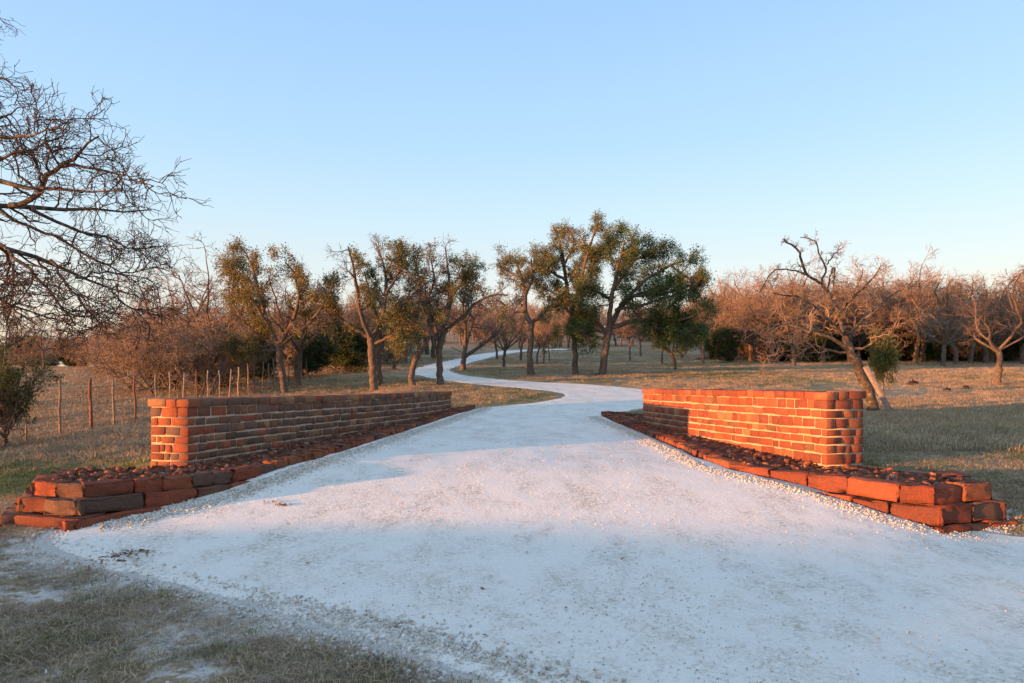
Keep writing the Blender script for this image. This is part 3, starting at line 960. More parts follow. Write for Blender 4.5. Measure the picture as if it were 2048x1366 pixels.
hero('oak_tree', 'straight dark oak beside the bend of the drive, long limb reaching right', OAK, 31.0,
     [[(882, 776, 12), (878, 735, 10), (878, 695, 10), (888, 660, 9)],
      [(888, 662, 8), (900, 610, 6), (898, 550, 4), (890, 495, 2)],
      [(888, 660, 7), (922, 640, 6), (950, 605, 5), (985, 588, 3), (1015, 590, 2)],
      [(880, 690, 6), (868, 640, 5), (852, 590, 3), (848, 545, 2)],
      [(900, 600, 5), (925, 560, 4), (942, 530, 2)],
      [(925, 638, 4), (945, 570, 3), (955, 555, 2)]],
     15, LV(.7, (11, 8, 6)), dict(n=13000, size=.068, spread=.09, cut=.0), MO, GOAK)
hero('oak_tree', 'nearly bare oak with a low forked limb inside the bend', BARE, 43.5,
     [[(925, 743, 9), (928, 715, 8), (930, 690, 7)],
      [(929, 715, 6), (948, 700, 6), (968, 688, 5), (990, 670, 4), (1010, 640, 2)],
      [(930, 692, 6), (932, 650, 4), (925, 610, 3), (930, 585, 2)],
      [(930, 692, 5), (945, 650, 3), (960, 615, 2)],
      [(931, 670, 4), (905, 640, 3), (890, 620, 2)]],
     16, LV(1.1, (7, 6, 5), rmin=.008), dict(n=1300, size=.12, spread=.1, cut=.1), MB)
hero('oak_tree', 'sparse oak with a twisting forked trunk beside the drive', OAK, 38.0,
     [[(1062, 755, 12), (1060, 715, 9), (1062, 670, 8), (1064, 645, 9)],
      [(1062, 647, 8), (1048, 622, 8), (1052, 590, 6), (1042, 550, 5), (1030, 522, 2)],
      [(1064, 645, 7), (1085, 628, 7), (1098, 612, 6), (1118, 612, 4), (1128, 600, 2)],
      [(1050, 620, 5), (1030, 625, 4), (1010, 610, 3), (995, 600, 2)],
      [(1052, 590, 5), (1066, 555, 4), (1062, 520, 2)],
      [(1044, 560, 4), (1015, 540, 3), (1005, 525, 2)]],
     17, LV(.74, (10, 8, 6), rmin=.006), dict(n=14000, size=.072, spread=.10, cut=-.06), MO, GOAK)
hero('oak_tree', 'tallest oak, open leafy crown above the drive', OAK, 38.5,
     [[(1152, 755, 10), (1150, 715, 8), (1148, 670, 8), (1146, 620, 8)],
      [(1146, 622, 7), (1132, 575, 6), (1128, 520, 5), (1118, 480, 3), (1105, 455, 2)],
      [(1146, 620, 7), (1158, 570, 6), (1172, 520, 4), (1188, 470, 3), (1196, 445, 2)],
      [(1130, 560, 5), (1098, 540, 4), (1080, 515, 2)],
      [(1160, 565, 5), (1188, 530, 4), (1205, 502, 2)],
      [(1148, 640, 5), (1115, 590, 4), (1085, 575, 2)],
      [(1128, 530, 4), (1150, 490, 3), (1140, 460, 2)]],
     18, LV(.74, (10, 8, 6), rmin=.006), dict(n=34000, size=.072, spread=.10, cut=-.15), MO, GOAK)
hero('oak_tree', 'broad dense green oak, darkest and widest crown', OAK, 37.5,
     [[(1205, 754, 13), (1208, 715, 11), (1214, 680, 11), (1220, 655, 10)],
      [(1220, 657, 9), (1238, 615, 8), (1265, 592, 6), (1300, 582, 4), (1330, 570, 2)],
      [(1218, 660, 8), (1222, 600, 7), (1235, 535, 5), (1250, 480, 2)],
      [(1216, 668, 7), (1190, 640, 5), (1165, 625, 4), (1140, 625, 2)],
      [(1222, 655, 8), (1270, 640, 6), (1320, 640, 5), (1375, 640, 3), (1415, 615, 2)],
      [(1240, 610, 6), (1290, 560, 5), (1340, 530, 4), (1375, 520, 2)],
      [(1300, 640, 5), (1350, 660, 4), (1390, 665, 2)],
      [(1228, 580, 5), (1265, 525, 4), (1290, 490, 2)],
      [(1265, 592, 5), (1320, 590, 4), (1385, 570, 2)],
      [(1214, 680, 5), (1180, 670, 4), (1155, 660, 2)],
      [(1320, 640, 4), (1350, 600, 3), (1400, 560, 2)],
      [(1235, 535, 5), (1290, 510, 4), (1330, 505, 2)],
      [(1340, 530, 4), (1380, 560, 3), (1405, 600, 2)],
      [(1320, 640, 4), (1350, 668, 3), (1395, 672, 2)],
      [(1222, 600, 5), (1190, 580, 4), (1165, 590, 2)],
      [(1235, 535, 4), (1215, 500, 3), (1235, 470, 2)],
      [(1270, 640, 4), (1300, 655, 3), (1335, 660, 2)],
      [(1216, 668, 5), (1175, 655, 3), (1145, 650, 2)],
      [(1230, 620, 5), (1290, 610, 4), (1350, 590, 2)]],
     19, LV(.8, (10, 9, 6), rmin=.006), dict(n=92000, size=.078, spread=.14, cut=-.3, fs=1.1), MG, GOAK)

# the leaning half-dead oak on the right, with lichen and a thicket of twigs
hero('leaning_oak', 'leaning half-dead oak with contorted top limbs behind the right wall', BARE, 19.8,
     [[(1750, 818, 18), (1738, 780, 18), (1720, 745, 17), (1702, 705, 15), (1690, 670, 11)],
      [(1690, 672, 9), (1675, 625, 8), (1655, 585, 7), (1640, 565, 6)],
      [(1640, 567, 6), (1612, 548, 6), (1606, 525, 5), (1598, 500, 5), (1575, 490, 4), (1568, 475, 2)],
      [(1645, 568, 5), (1652, 530, 4), (1640, 505, 3), (1628, 478, 3), (1600, 474, 1.5)],
      [(1654, 528, 3), (1668, 508, 3), (1688, 493, 1.5)],
      [(1610, 550, 4), (1580, 536, 3), (1545, 540, 3), (1530, 560, 2.5), (1524, 582, 1.5)],
      [(1655, 585, 4), (1662, 540, 3), (1670, 530, 3), (1668, 560, 2)],
      [(1698, 700, 8), (1655, 672, 6), (1605, 658, 5), (1560, 645, 3), (1510, 660, 2), (1480, 690, 1.5)],
      [(1690, 675, 6), (1640, 620, 4), (1590, 590, 3), (1545, 590, 1.5)],
      [(1695, 680, 6), (1730, 630, 4), (1770, 600, 3), (1805, 580, 1.5)],
      [(1700, 700, 5), (1740, 690, 4), (1790, 650, 3), (1830, 640, 1.5)],
      [(1702, 706, 5), (1660, 700, 4), (1620, 690, 3), (1585, 700, 1.5)],
      [(1675, 630, 5), (1710, 590, 4), (1745, 560, 3), (1760, 530, 1.5)],
      [(1605, 658, 3), (1575, 680, 2), (1550, 715, 1.5)]],
     20, LV(.6, (7, 6, 4), gn=.36, up=.0, rmin=.0042), dict(n=500, size=.06, spread=.05, cut=.2), MD, None, (1, 2, 3, 4, 5, 6))

# overhanging tree at the left edge: trunk stands outside the frame
hero('overhanging_oak', 'large bare oak whose limbs reach in from the left edge', BARE, 12.5,
     [[(-420, 905, 34, 0), (-400, 760, 28, 0), (-360, 640, 26, 0), (-330, 560, 22, 0)],
      [(-335, 570, 15), (-220, 480, 13), (-110, 420, 12), (-20, 405, 10), (60, 418, 9), (130, 412, 6), (215, 425, 4), (300, 420, 2)],
      [(20, 410, 8), (72, 400, 8), (82, 360, 7), (120, 335, 6), (165, 305, 4), (195, 270, 2)],
      [(-335, 590, 14), (-220, 520, 12), (-100, 490, 10), (0, 488, 9), (100, 520, 7), (150, 555, 5), (215, 575, 4), (275, 590, 2)],
      [(-340, 560, 13), (-240, 400, 11), (-140, 360, 9), (-50, 345, 8), (30, 370, 7), (90, 385, 5), (150, 380, 3), (250, 380, 2)],
      [(-330, 560, 14), (-280, 350, 12), (-200, 200, 9), (-110, 120, 7), (-40, 90, 4), (0, 85, 2)],
      [(-120, 350, 8), (-60, 290, 6), (0, 270, 4), (60, 275, 3), (110, 255, 2)],
      [(-220, 520, 9), (-120, 560, 7), (-30, 590, 5), (60, 625, 3), (120, 640, 2)],
      [(100, 520, 5), (135, 570, 4), (175, 620, 3), (210, 655, 1.5)],
      [(60, 418, 6), (130, 455, 5), (200, 470, 4), (270, 500, 2), (325, 495, 1.5)],
      [(120, 335, 4), (170, 330, 4), (230, 345, 3), (310, 375, 1.5)],
      [(0, 488, 5), (30, 535, 4), (25, 580, 2)],
      [(-330, 560, 12), (-420, 380, 10), (-470, 250, 7), (-460, 120, 3)],
      [(-340, 600, 12), (-480, 480, 9), (-600, 430, 6), (-700, 420, 3)],
      [(-50, 345, 5), (10, 310, 4), (70, 300, 3), (140, 260, 1.5)],
      [(-280, 350, 9), (-160, 170, 6), (-80, 40, 4), (-20, 10, 2)],
      [(-150, 180, 6), (-70, 130, 4), (0, 150, 3), (25, 165, 1.5)],
      [(-20, 405, 6), (40, 450, 5), (110, 470, 4), (190, 520, 3), (260, 560, 1.5)],
      [(0, 488, 6), (60, 540, 5), (105, 590, 4), (150, 650, 2)],
      [(150, 555, 4), (200, 545, 3), (260, 545, 2), (320, 530, 1.5)],
      [(-100, 490, 6), (-40, 540, 5), (20, 620, 3), (70, 650, 1.5)],
      [(-120, 350, 6), (-40, 250, 4), (10, 235, 3), (35, 215, 1.5)],
      [(215, 575, 3), (245, 610, 2), (285, 625, 1.5)]],
     21, LV(.78, (10, 6, 4), gn=.37, up=-.01, rmin=.0058), None, (LICHEN, TWIG_DARK, None))

# ---- generic trees: a few grown kinds, each standing copy gets its own place, size and turn
def auto_limbs(seed, H, fork=.35, lean=.1, nl=6, spread=1.0, r0=.14):
    r = np.random.default_rng(seed)
    hf = H * fork
    l = r.normal(0, lean, 2)
    top = np.array([l[0] * hf, l[1] * hf, hf])
    tr = [[0, 0, -.15, r0], [l[0] * hf * .3 + r.normal(0, .05), l[1] * hf * .3, hf * .45, r0 * .85], [*top, r0 * .75]]
    out = [np.array(tr)]
    for i in range(nl):
        a = 2 * np.pi * (i + r.uniform(-.3, .3)) / nl
        rad = r.uniform(.16, .36) * H * spread
        h = r.uniform(.78, 1.0) * H if i % 2 == 0 else r.uniform(.5, .8) * H
        st = top * r.uniform(.8, 1.0)
        e = np.array([math.cos(a) * rad, math.sin(a) * rad, h])
        m1 = st + (e - st) * .35 + np.array([math.cos(a), math.sin(a), 0]) * rad * .22 + r.normal(0, H * .03, 3)
        m2 = st + (e - st) * .7 + r.normal(0, H * .04, 3)
        k = r0 * r.uniform(.4, .6)
        out.append(np.array([[*st, k], [*m1, k * .8], [*m2, k * .5], [*e, k * .2]]))
    return out
KINDS = {}
CEDAR_OPEN = M_leaf('open_juniper_needles', [(0, (.05, .085, .022)), (.6, (.09, .13, .035)), (1, (.15, .18, .05))], .25)  # lighter green of the open, feathery juniper
def kind(name, seed, H, levels, leaf, mats, **kw):
    g = grow(seed, auto_limbs(seed, H, **kw), levels, leaf, trunk_sides=7)
    KINDS[name] = ([make_mesh(n_, x[0], x[1], m_, n_ == 'trunk') if x is not None else None for n_, x, m_ in zip(('trunk', 'branches', 'foliage'), g, mats)], H)
MBT = (BARK, TWIG_RED, LEAF_BROWN); MGR = (BARK, TWIG, LEAF_BROWN)
for q in range(4):
    kind('bare%d' % q, 200 + q, 6.0, LV(.95, (7, 6, 5), gn=.34, up=.03, rmin=.008), None, MBT, nl=7, fork=.3, spread=1.15)
for q in range(2):
    kind('grey%d' % q, 220 + q, 6.0, LV(.9, (6, 6, 4), gn=.32, up=.06, rmin=.008), None, MGR, nl=6, fork=.34)
kind('leafy0', 230, 6.0, LV(.9, (6, 6, 4), rmin=.008), dict(n=6000, size=.12, spread=.1, cut=-.15), (BARK, TWIG, LEAF_OLIVE), nl=6)
kind('leafy1', 231, 4.0, LV(.7, (6, 6, 4), rmin=.008), dict(n=6000, size=.11, spread=.1, cut=-.3), (BARK, TWIG, LEAF_GREEN), nl=6)
for q in range(2):
    kind('brush%d' % q, 240 + q, 3.2, LV(.75, (8, 7, 4), gn=.4, up=-.02, rmin=.007), dict(n=700, size=.07, spread=.08, cut=.0), MBT, nl=9, fork=.1, spread=2.0, r0=.05)
for q in range(2):
    kind('cedar%d' % q, 250 + q, 3.0, LV(.55, (9, 7, 5), gn=.3, up=.1, rmin=.006, tmin=.05), dict(n=26000, size=.09, spread=.09, cut=-.2, fs=1.5), (BARK, TWIG, CEDAR), nl=11, fork=.12, spread=1.0, r0=.07)
kind('opencedar', 255, 2.2, LV(.55, (8, 7, 5), gn=.3, up=.1, rmin=.005, tmin=.1), dict(n=11000, size=.055, spread=.05, cut=.0, fs=1.6), (BARK, TWIG, CEDAR_OPEN), nl=9, fork=.15, spread=1.2, r0=.05)
kind('youngcedar', 260, 2.0, LV(.38, (8, 6, 5), gn=.3, up=.12, rmin=.005, tmin=.1), dict(n=7000, size=.07, spread=.06, cut=-.4), (BARK, TWIG, CEDAR_YOUNG), nl=9, fork=.45, spread=.9, r0=.035)

def stand(kname, name, label, cat, px, py, top_py, turn=0.0, wide=1.0, d=None, group=None):
    """a tree of a grown kind, standing at the place where the photo's trunk meets the ground"""
    b = at(px, py, d)
    z = float(ground(b[0], b[1])); d = b[1]
    h = CAM_Z - (top_py - HZ) / FPX * d - z
    meshes, H = KINDS[kname]
    root = empty(name, (b[0], b[1], z)); tag(root, label, cat, group)
    root.rotation_euler = (0, 0, turn)
    root.scale = (h / H * wide, h / H * wide, h / H)
    for n_, me in zip(('trunk', 'branches', 'foliage'), meshes):
        if me is not None: add(n_, me, root)
    return root

G1 = 'bare trees of the wood on the right'
for a in [
    ('grey0', 'bare_tree', 'pale bare oak with a forked trunk nearest the right edge', BARE, 1996, 771, 548, .4, 1.25, None, None),
    ('bare0', 'bare_tree', 'leaning pale-trunked bare tree, first of the right wood', BARE, 1886, 733, 572, 1.2, 1.3, None, G1),
    ('bare1', 'bare_tree', 'bare tree second in the row of pale trunks on the right', BARE, 1912, 730, 560, 2.2, 1.2, None, G1),
    ('bare2', 'bare_tree', 'bare tree third in the row of pale trunks on the right', BARE, 1940, 728, 566, .2, 1.2, None, G1),
    ('bare3', 'bare_tree', 'bare tree right of the row of pale trunks, behind the forked oak', BARE, 1972, 726, 552, 3.9, 1.3, None, G1),
    ('bare1', 'bare_tree', 'bare tree cut by the right edge of the picture', BARE, 2046, 728, 545, 5.1, 1.3, None, G1),
    ('bare2', 'bare_tree', 'dark-trunked bare tree left of the leaning oak', BARE, 1588, 732, 585, 1.9, 1.1, None, G1),
    ('bare3', 'bare_tree', 'thin bare tree left of the dark-trunked one', BARE, 1544, 720, 590, 2.9, 1.1, None, G1),
    ('bare0', 'bare_tree', 'small crooked bare tree in front of the wood', BARE, 1510, 724, 600, 4.3, 1.2, None, G1),
    ('bare1', 'bare_tree', 'bare tree whose orange trunk stands behind the leaning oak', BARE, 1636, 718, 575, .9, 1.2, None, G1),
    ('bare0', 'bare_tree', 'bare tree seen just right of the propped board', BARE, 1800, 722, 556, 5.6, 1.3, None, G1),
    ('bare3', 'bare_tree', 'bare tree between the propped board and the pale trunks', BARE, 1846, 724, 568, 1.4, 1.3, None, G1),
    ('grey1', 'bare_tree', 'bare tree with an orange-lit trunk at the green oak’s right edge'.replace('’', ' '), BARE, 1406, 729, 555, 2.0, .9, None, None),
    ('bare2', 'bare_tree', 'bare tree at the left end of the right wood', BARE, 1455, 722, 588, 3.3, 1.2, None, G1),
    ('leafy1', 'small_oak', 'small green oak under the broad crown of the dense oak', OAK, 1352, 739, 640, .7, 1.1, None, None),
    ('grey0', 'bare_tree', 'slender tree seen left of the small green oak', BARE, 1324, 728, 612, 1.7, .9, None, None),
    ('grey1', 'bare_tree', 'orange-lit tree far up the slope under the dense oak', BARE, 1281, 713, 610, 4.7, 1.0, None, None),
    ('grey0', 'bare_tree', 'thin dark tree left of the orange-lit one up the slope', BARE, 1260, 722, 620, 3.7, .8, None, None),
    ('youngcedar', 'juniper', 'small juniper left of the tallest oak trunk', 'juniper', 1098, 722, 640, 1.0, .8, None, None),
    ('bare0', 'bare_tree', 'orange-lit thin tree left of the small juniper', BARE, 1087, 728, 600, 2.4, .8, None, 'bare trees up the slope'),
    ('bare1', 'bare_tree', 'pale thin tree right behind the twisting forked trunk', BARE, 1074, 727, 606, .3, .8, None, 'bare trees up the slope'),
    ('bare2', 'bare_tree', 'bare tree left behind the twisting forked trunk', BARE, 1041, 721, 590, 1.3, .9, None, 'bare trees up the slope'),
    ('bare3', 'bare_tree', 'russet bare tree with a stout dark trunk right of the drive', BARE, 1008, 735, 600, 2.3, 1.1, None, 'bare trees up the slope'),
    ('bare1', 'bare_tree', 'russet bare tree just above the last bend of the drive', BARE, 994, 719, 592, 4.3, .9, None, 'bare trees up the slope'),
    ('leafy0', 'oak_tree', 'leaning oak behind the S-bent trunk', OAK, 788, 741, 575, 2.6, 1.0, None, None),
    ('leafy0', 'oak_tree', 'crooked oak deeper behind the fence line', OAK, 812, 724, 590, 4.6, 1.0, None, None),
    ('grey0', 'bare_tree', 'dark trunk half hidden behind the rusty-leaved oak', BARE, 597, 772, 540, 3.1, 1.1, None, None),
    ('grey1', 'bare_tree', 'tall bare tree rising from the thicket beyond the fence', BARE, 418, 752, 500, 1.1, 1.15, 36, None),
    ('bare3', 'bare_tree', 'bare tree between the thicket and the rusty-leaved oak', BARE, 352, 752, 545, .6, 1.2, 40, None),
    ('bare0', 'bare_tree', 'small orange-lit bare tree alone in the left field', BARE, 193, 751, 645, 2.7, .8, None, None),
    ('grey0', 'bare_tree', 'forked bare tree far out in the left field', BARE, 88, 738, 626, 5.3, 1.0, None, None),
    ('grey1', 'bare_tree', 'bare tree at the left edge beyond the field', BARE, 10, 738, 600, 2.1, 1.2, None, None),
    ('bare2', 'bare_tree', 'thin bare tree between the two at the field’s far left'.replace('’', ' '), BARE, 55, 736, 620, 4.1, 1.0, None, None),
]: stand(*a)

GB = 'brush thicket beyond the fence'
for i, a in enumerate([
    ('brush0', 'brush_shrub', 'russet bare brush at the left end of the thicket', 'shrub', 258, 768, 652, .3, 1.1, 31, GB),
    ('brush1', 'brush_shrub', 'tangled brush in the thicket beside a dark juniper', 'shrub', 305, 775, 640, 1.3, 1.1, 29, GB),
    ('brush0', 'brush_shrub', 'taller brush in the middle of the thicket', 'shrub', 350, 778, 620, 2.3, 1.0, 30, GB),
    ('brush1', 'brush_shrub', 'brush under the tall bare tree of the thicket', 'shrub', 400, 780, 640, 3.9, 1.0, 31, GB),
    ('brush0', 'brush_shrub', 'brush nearest the rusty-leaved oak in the thicket', 'shrub', 455, 780, 660, 5.0, 1.0, 32, GB),
    ('cedar0', 'juniper', 'dark juniper at the thicket’s left half'.replace('’', ' '), 'juniper', 330, 782, 690, .5, 1.2, 32, 'junipers beyond the fence'),
    ('cedar1', 'juniper', 'dark juniper behind the fence posts in the thicket', 'juniper', 425, 784, 690, 1.5, 1.3, 33, 'junipers beyond the fence'),
    ('cedar0', 'juniper', 'dark juniper behind the rusty-leaved oak trunk', 'juniper', 520, 780, 685, 2.5, 1.4, 36, 'junipers beyond the fence'),
    ('cedar1', 'juniper', 'dark juniper right of the rusty-leaved oak trunk', 'juniper', 615, 768, 665, 3.5, 1.3, 38, 'junipers beyond the fence'),
    ('cedar0', 'juniper', 'broad dark juniper left of the orange-lit oak trunk', 'juniper', 690, 758, 650, 4.5, 1.4, 42, 'junipers beyond the fence'),
    ('opencedar', 'juniper', 'green juniper at the left edge by the first fence post', 'juniper', 8, 892, 712, .9, .9, 14.6, None),
    ('youngcedar', 'juniper', 'bright green young juniper beside the leaning oak', 'juniper', 1768, 790, 676, .4, .55, 21.5, None),
    ('cedar0', 'juniper', 'dark juniper in the wood behind the pale trunks', 'juniper', 1925, 722, 640, 1.1, 1.6, 62, 'junipers in the right wood'),
    ('cedar1', 'juniper', 'dark juniper at the right edge of the wood', 'juniper', 2020, 722, 640, 2.1, 1.7, 60, 'junipers in the right wood'),
    ('cedar0', 'juniper', 'dark juniper behind the board and leaning oak', 'juniper', 1830, 720, 648, 3.1, 1.7, 62, 'junipers in the right wood'),
    ('cedar1', 'juniper', 'dark juniper left of the leaning oak in the wood', 'juniper', 1640, 716, 645, 4.1, 1.7, 66, 'junipers in the right wood'),
    ('cedar0', 'juniper', 'dark juniper at the left end of the right wood', 'juniper', 1510, 714, 640, 5.1, 1.5, 68, 'junipers in the right wood'),
]): stand(*a)

# the woods behind: one mass
def woods(name, pts, protos_k, hs):
    pr = []
    for k in protos_k:
        ms, H = KINDS[k]
        j = bpy.data.meshes.new(k)
        V, F, mi, off = [], [], [], 0
        mats = []
        for n_, me in enumerate([m for m in ms if m is not None]):
            v = np.zeros(len(me.vertices) * 3, np.float32); me.vertices.foreach_get('co', v)
            f = np.zeros(len(me.loops), np.int32); me.loops.foreach_get('vertex_index', f)
            V.append(v.reshape(-1, 3) / H); F.append(f.reshape(-1, 4) + off); off += len(me.vertices)
            mi.append(np.full(len(f) // 4, n_, np.int32)); mats.append(me.materials[0])
        me = make_mesh(k, np.concatenate(V), np.concatenate(F), mats)
        me.polygons.foreach_set('material_index', np.concatenate(mi))
        pr.append(proto('grown_' + k, me))
    r = np.random.default_rng(len(pts))
    z = ground(pts[:, 0], pts[:, 1])
    w = hs * r.uniform(.95, 1.35, len(pts))
    return instancer(name, np.c_[pts, z - .05], np.c_[w, w, hs], np.c_[np.zeros((len(pts), 2)), r.uniform(0, 6.28, len(pts))], r.integers(0, len(pr), len(pts)), pr)
r = np.random.default_rng(77)
def band(n, pxa, pxb, da, db):
    px = r.uniform(pxa, pxb, n); d = r.uniform(da, db, n)
    return np.c_[(px - CX) / FPX * d, d]
pw = np.concatenate([band(105, 1420, 2350, 56, 84), band(60, 1400, 2300, 84, 120)])
woods('bare_woods', pw, ['bare0', 'bare1', 'bare2', 'bare3'], r.uniform(6.0, 8.6, len(pw)))
pb = np.concatenate([band(90, 1430, 2300, 57, 66), band(26, 900, 1420, 120, 170)])
tag(woods('undergrowth', pb, ['cedar1', 'brush1', 'cedar0', 'brush0'], r.uniform(2.0, 3.6, len(pb))), kind='stuff')
pc = np.concatenate([band(130, 840, 1480, 98, 150), band(55, 250, 760, 55, 90), band(22, 640, 900, 62, 90)])
woods('hillside_woods', pc, ['bare0', 'bare1', 'bare2', 'grey0'], r.uniform(5.0, 7.2, len(pc)))
pd = np.concatenate([band(110, -350, 330, 62, 120), band(40, 230, 520, 50, 75), band(30, 480, 800, 46, 62)])
woods('far_brush', pd, ['brush0', 'brush1', 'cedar1', 'brush0'], r.uniform(2.0, 3.8, len(pd)))

# ------------------------------------------------------------------ ground cover: white gravel, dry grass
PEB = M_simple('white_gravel', [(0, (.40, .36, .30)), (.3, (.57, .53, .46)), (.8, (.74, .70, .63)), (1, (.58, .49, .39))], 40, .9, .006, island=True)
def pebble_protos(n):
    out = []
    for k in range(n):
        V, F = rock_mesh(300 + k); out.append(proto('pebble', make_mesh('pebble', V, F, PEB)))
    return out
PEBBLES = pebble_protos(7)
def road_z(x, y):
    sd = poly_sd(x, y, ROADPOLY)
    return ground(x, y) + np.where(sd < 0, road_h(sd), 0), sd
def scatter_along(path, n, off, spread, smin, smax, s0=None, s1=None):
    W = corner_walk(path, None)
    S = np.concatenate([[0], np.cumsum(np.hypot(*np.diff(W, axis=0).T))])
    T = np.gradient(W, axis=0); T /= np.linalg.norm(T, axis=1, keepdims=True)
    s = rng.uniform(s0 or 0, s1 or S[-1], n)
    p = np.stack([np.interp(s, S, W[:, i]) for i in (0, 1)], 1)
    t = np.stack([np.interp(s, S, T[:, i]) for i in (0, 1)], 1)
    o = np.stack([t[:, 1], -t[:, 0]], 1)
    e = np.abs(rng.normal(0, spread, n))
    return p + o * (off[0] + off[1] * e)[:, None], rng.uniform(smin, smax, n) * (1 - .45 * np.clip(e / (2.2 * spread), 0, 1))
pts, siz = [], []
for p, s in (scatter_along(LPATH, 6500, (.17, 1), .20, .007, .022, 2.2), scatter_along(LPATH, 1500, (.28, 1), .14, .012, .028, 2.4, 5.6),
             scatter_along(RPATH, 6000, (-.13, -1), .17, .006, .019, 1.0, 13), scatter_along(RPATH, 1300, (-.20, -1), .10, .010, .023, 1.6, 6.0)):
    pts.append(p); siz.append(s)
EL = resample(ROAD_L, 600); sel = EL[(EL[:, 1] < 7.2) & (EL[:, 1] > 2)]
t = rng.uniform(0, len(sel) - 1, 11000); p = np.stack([np.interp(t, np.arange(len(sel)), sel[:, i]) for i in (0, 1)], 1)
band_n = rng.normal(0, .10, len(p)) * (1 + .5 * sm(5.6, 4, p[:, 1])) + .08 + .06 * sm(5.6, 4.2, p[:, 1])
p = p + np.c_[.42 * band_n, .9 * band_n]
wgt = sm(7.4, 4.6, p[:, 1]); k = rng.random(len(p)) < .15 + .65 * wgt
pts.append(p[k]); siz.append(rng.uniform(.006, .016, k.sum()) * (1 + .25 * wgt[k]))
# loose stones over the whole drive, in drifts
n = 30000
d = 2.6 * (26 / 2.6) ** rng.random(n); u = rng.uniform(-1.1, 1.1, n)
p = np.c_[u * d, d]; sd = poly_sd(p[:, 0], p[:, 1], ROADPOLY)
dr = fbm(p[:, 0] * .9 * np.cos(.2) , p[:, 1] * .45, 71)
k = (sd < .1) & (rng.random(n) < sm(-.25, .55, dr) + .06)
pts.append(p[k]); siz.append(rng.uniform(.003, .0085, k.sum()) * (1 + .02 * p[k][:, 1]))
# a few strays on the verge
n = 1500; p = np.c_[rng.uniform(-6, 1.5, n), rng.uniform(3, 7.2, n)]; sd = poly_sd(p[:, 0], p[:, 1], ROADPOLY)
k = (sd > 0) & (rng.random(n) < np.exp(-sd / .8)); pts.append(p[k]); siz.append(rng.uniform(.005, .016, k.sum()))
pts, siz = np.concatenate(pts), np.concatenate(siz)
z, sd = road_z(pts[:, 0], pts[:, 1])
instancer('white_gravel', np.c_[pts, z + siz * .35], np.repeat(siz[:, None], 3, 1) * np.array([1, 1, .9]), rng.uniform(0, 6.28, (len(pts), 3)), rng.integers(0, 7, len(pts)), PEBBLES)

# grass
def tuft(seed, n, h, w, bend, bw, flat=0.0):
    r = np.random.default_rng(seed)
    V, F = [], []
    for i in range(n):
        a = r.uniform(0, 6.28); rad = w * math.sqrt(r.random())
        b = np.array([math.cos(a) * rad, math.sin(a) * rad, -.01])
        q = r.uniform(0, 6.28); dr = np.array([math.cos(q), math.sin(q), 0]); H = h * r.uniform(.45, 1.1)
        sd_ = np.array([-dr[1], dr[0], 0]) * bw * r.uniform(.6, 1.2)
        bd = bend * r.uniform(.3, 1.3) + flat
        m = b + np.array([0, 0, H * .55 / (1 + flat)]) + dr * H * bd * .35
        e = b + np.array([0, 0, H / (1 + 2.2 * flat)]) + dr * H * bd
        k = len(V); V += [b - sd_, b + sd_, m + sd_ * .8, m - sd_ * .8, e]
        F += [(k, k + 1, k + 2), (k, k + 2, k + 3), (k + 3, k + 2, k + 4)]
    return np.array(V), np.array(F)
STRAW = M_leaf('dry_straw', [(0, (.25, .175, .10)), (.4, (.44, .335, .20)), (.8, (.60, .475, .31)), (1, (.32, .185, .10))], .2)
GREENG = M_leaf('green_grass', [(0, (.09, .125, .035)), (.6, (.16, .21, .06)), (1, (.28, .28, .12))], .25)
DEADG = M_leaf('grey_dead_grass', [(0, (.14, .105, .08)), (.6, (.25, .195, .15)), (1, (.36, .285, .205))], .15)
protos = []
for q in range(3): protos.append(proto('tuft', make_mesh('tuft', *tuft(400 + q, 26, .07, .10, .9, .0022, .45), STRAW)))          # 0-2 low straw
for q in range(2): protos.append(proto('tuft', make_mesh('tuft', *tuft(410 + q, 26, .055, .09, .6, .0022, .1), GREENG)))          # 3-4 short green
for q in range(3): protos.append(proto('tuft', make_mesh('tuft', *tuft(420 + q, 34, .05, .14, .8, .0022, 1.3), DEADG)))           # 5-7 matted
for q in range(3): protos.append(proto('tuft', make_mesh('tuft', *tuft(430 + q, 60, .20, .42, .5, .006, .1), STRAW)))             # 8-10 field patch
for q in range(2): protos.append(proto('tuft', make_mesh('tuft', *tuft(440 + q, 60, .12, .42, .6, .006, .1), GREENG)))            # 11-12 green patch
for q in range(2): protos.append(proto('tuft', make_mesh('tuft', *tuft(450 + q, 60, .15, .42, .6, .006, .3), DEADG)))             # 13-14 grey patch
BEDS = [np.array(LPATH + [tuple(onL(s, -.6)[0]) for s in np.linspace(LL, 0, 12)]), np.array(RPATH + [tuple(onR(s, -.6)[0]) for s in np.linspace(LR, 0, 12)])]
def clear(p, road_gap=.05):
    sd = poly_sd(p[:, 0], p[:, 1], ROADPOLY)
    ok = sd > road_gap
    for b in BEDS: ok &= poly_sd(p[:, 0], p[:, 1], b) > .25
    return ok, sd
def green_at(x, y):
    g = sm(-.15, .45, fbm(x * .22 + 3, y * .22, 31, 3)) * .55
    g = np.maximum(g, .9 * sm(-4.4, -6, x) * sm(8.5, 9.5, y) * sm(15, 11, y))
    return np.maximum(g, .4 * sm(28, 31, y) * sm(46, 34, y) * sm(-14, -10, x) * sm(4, -3, x))
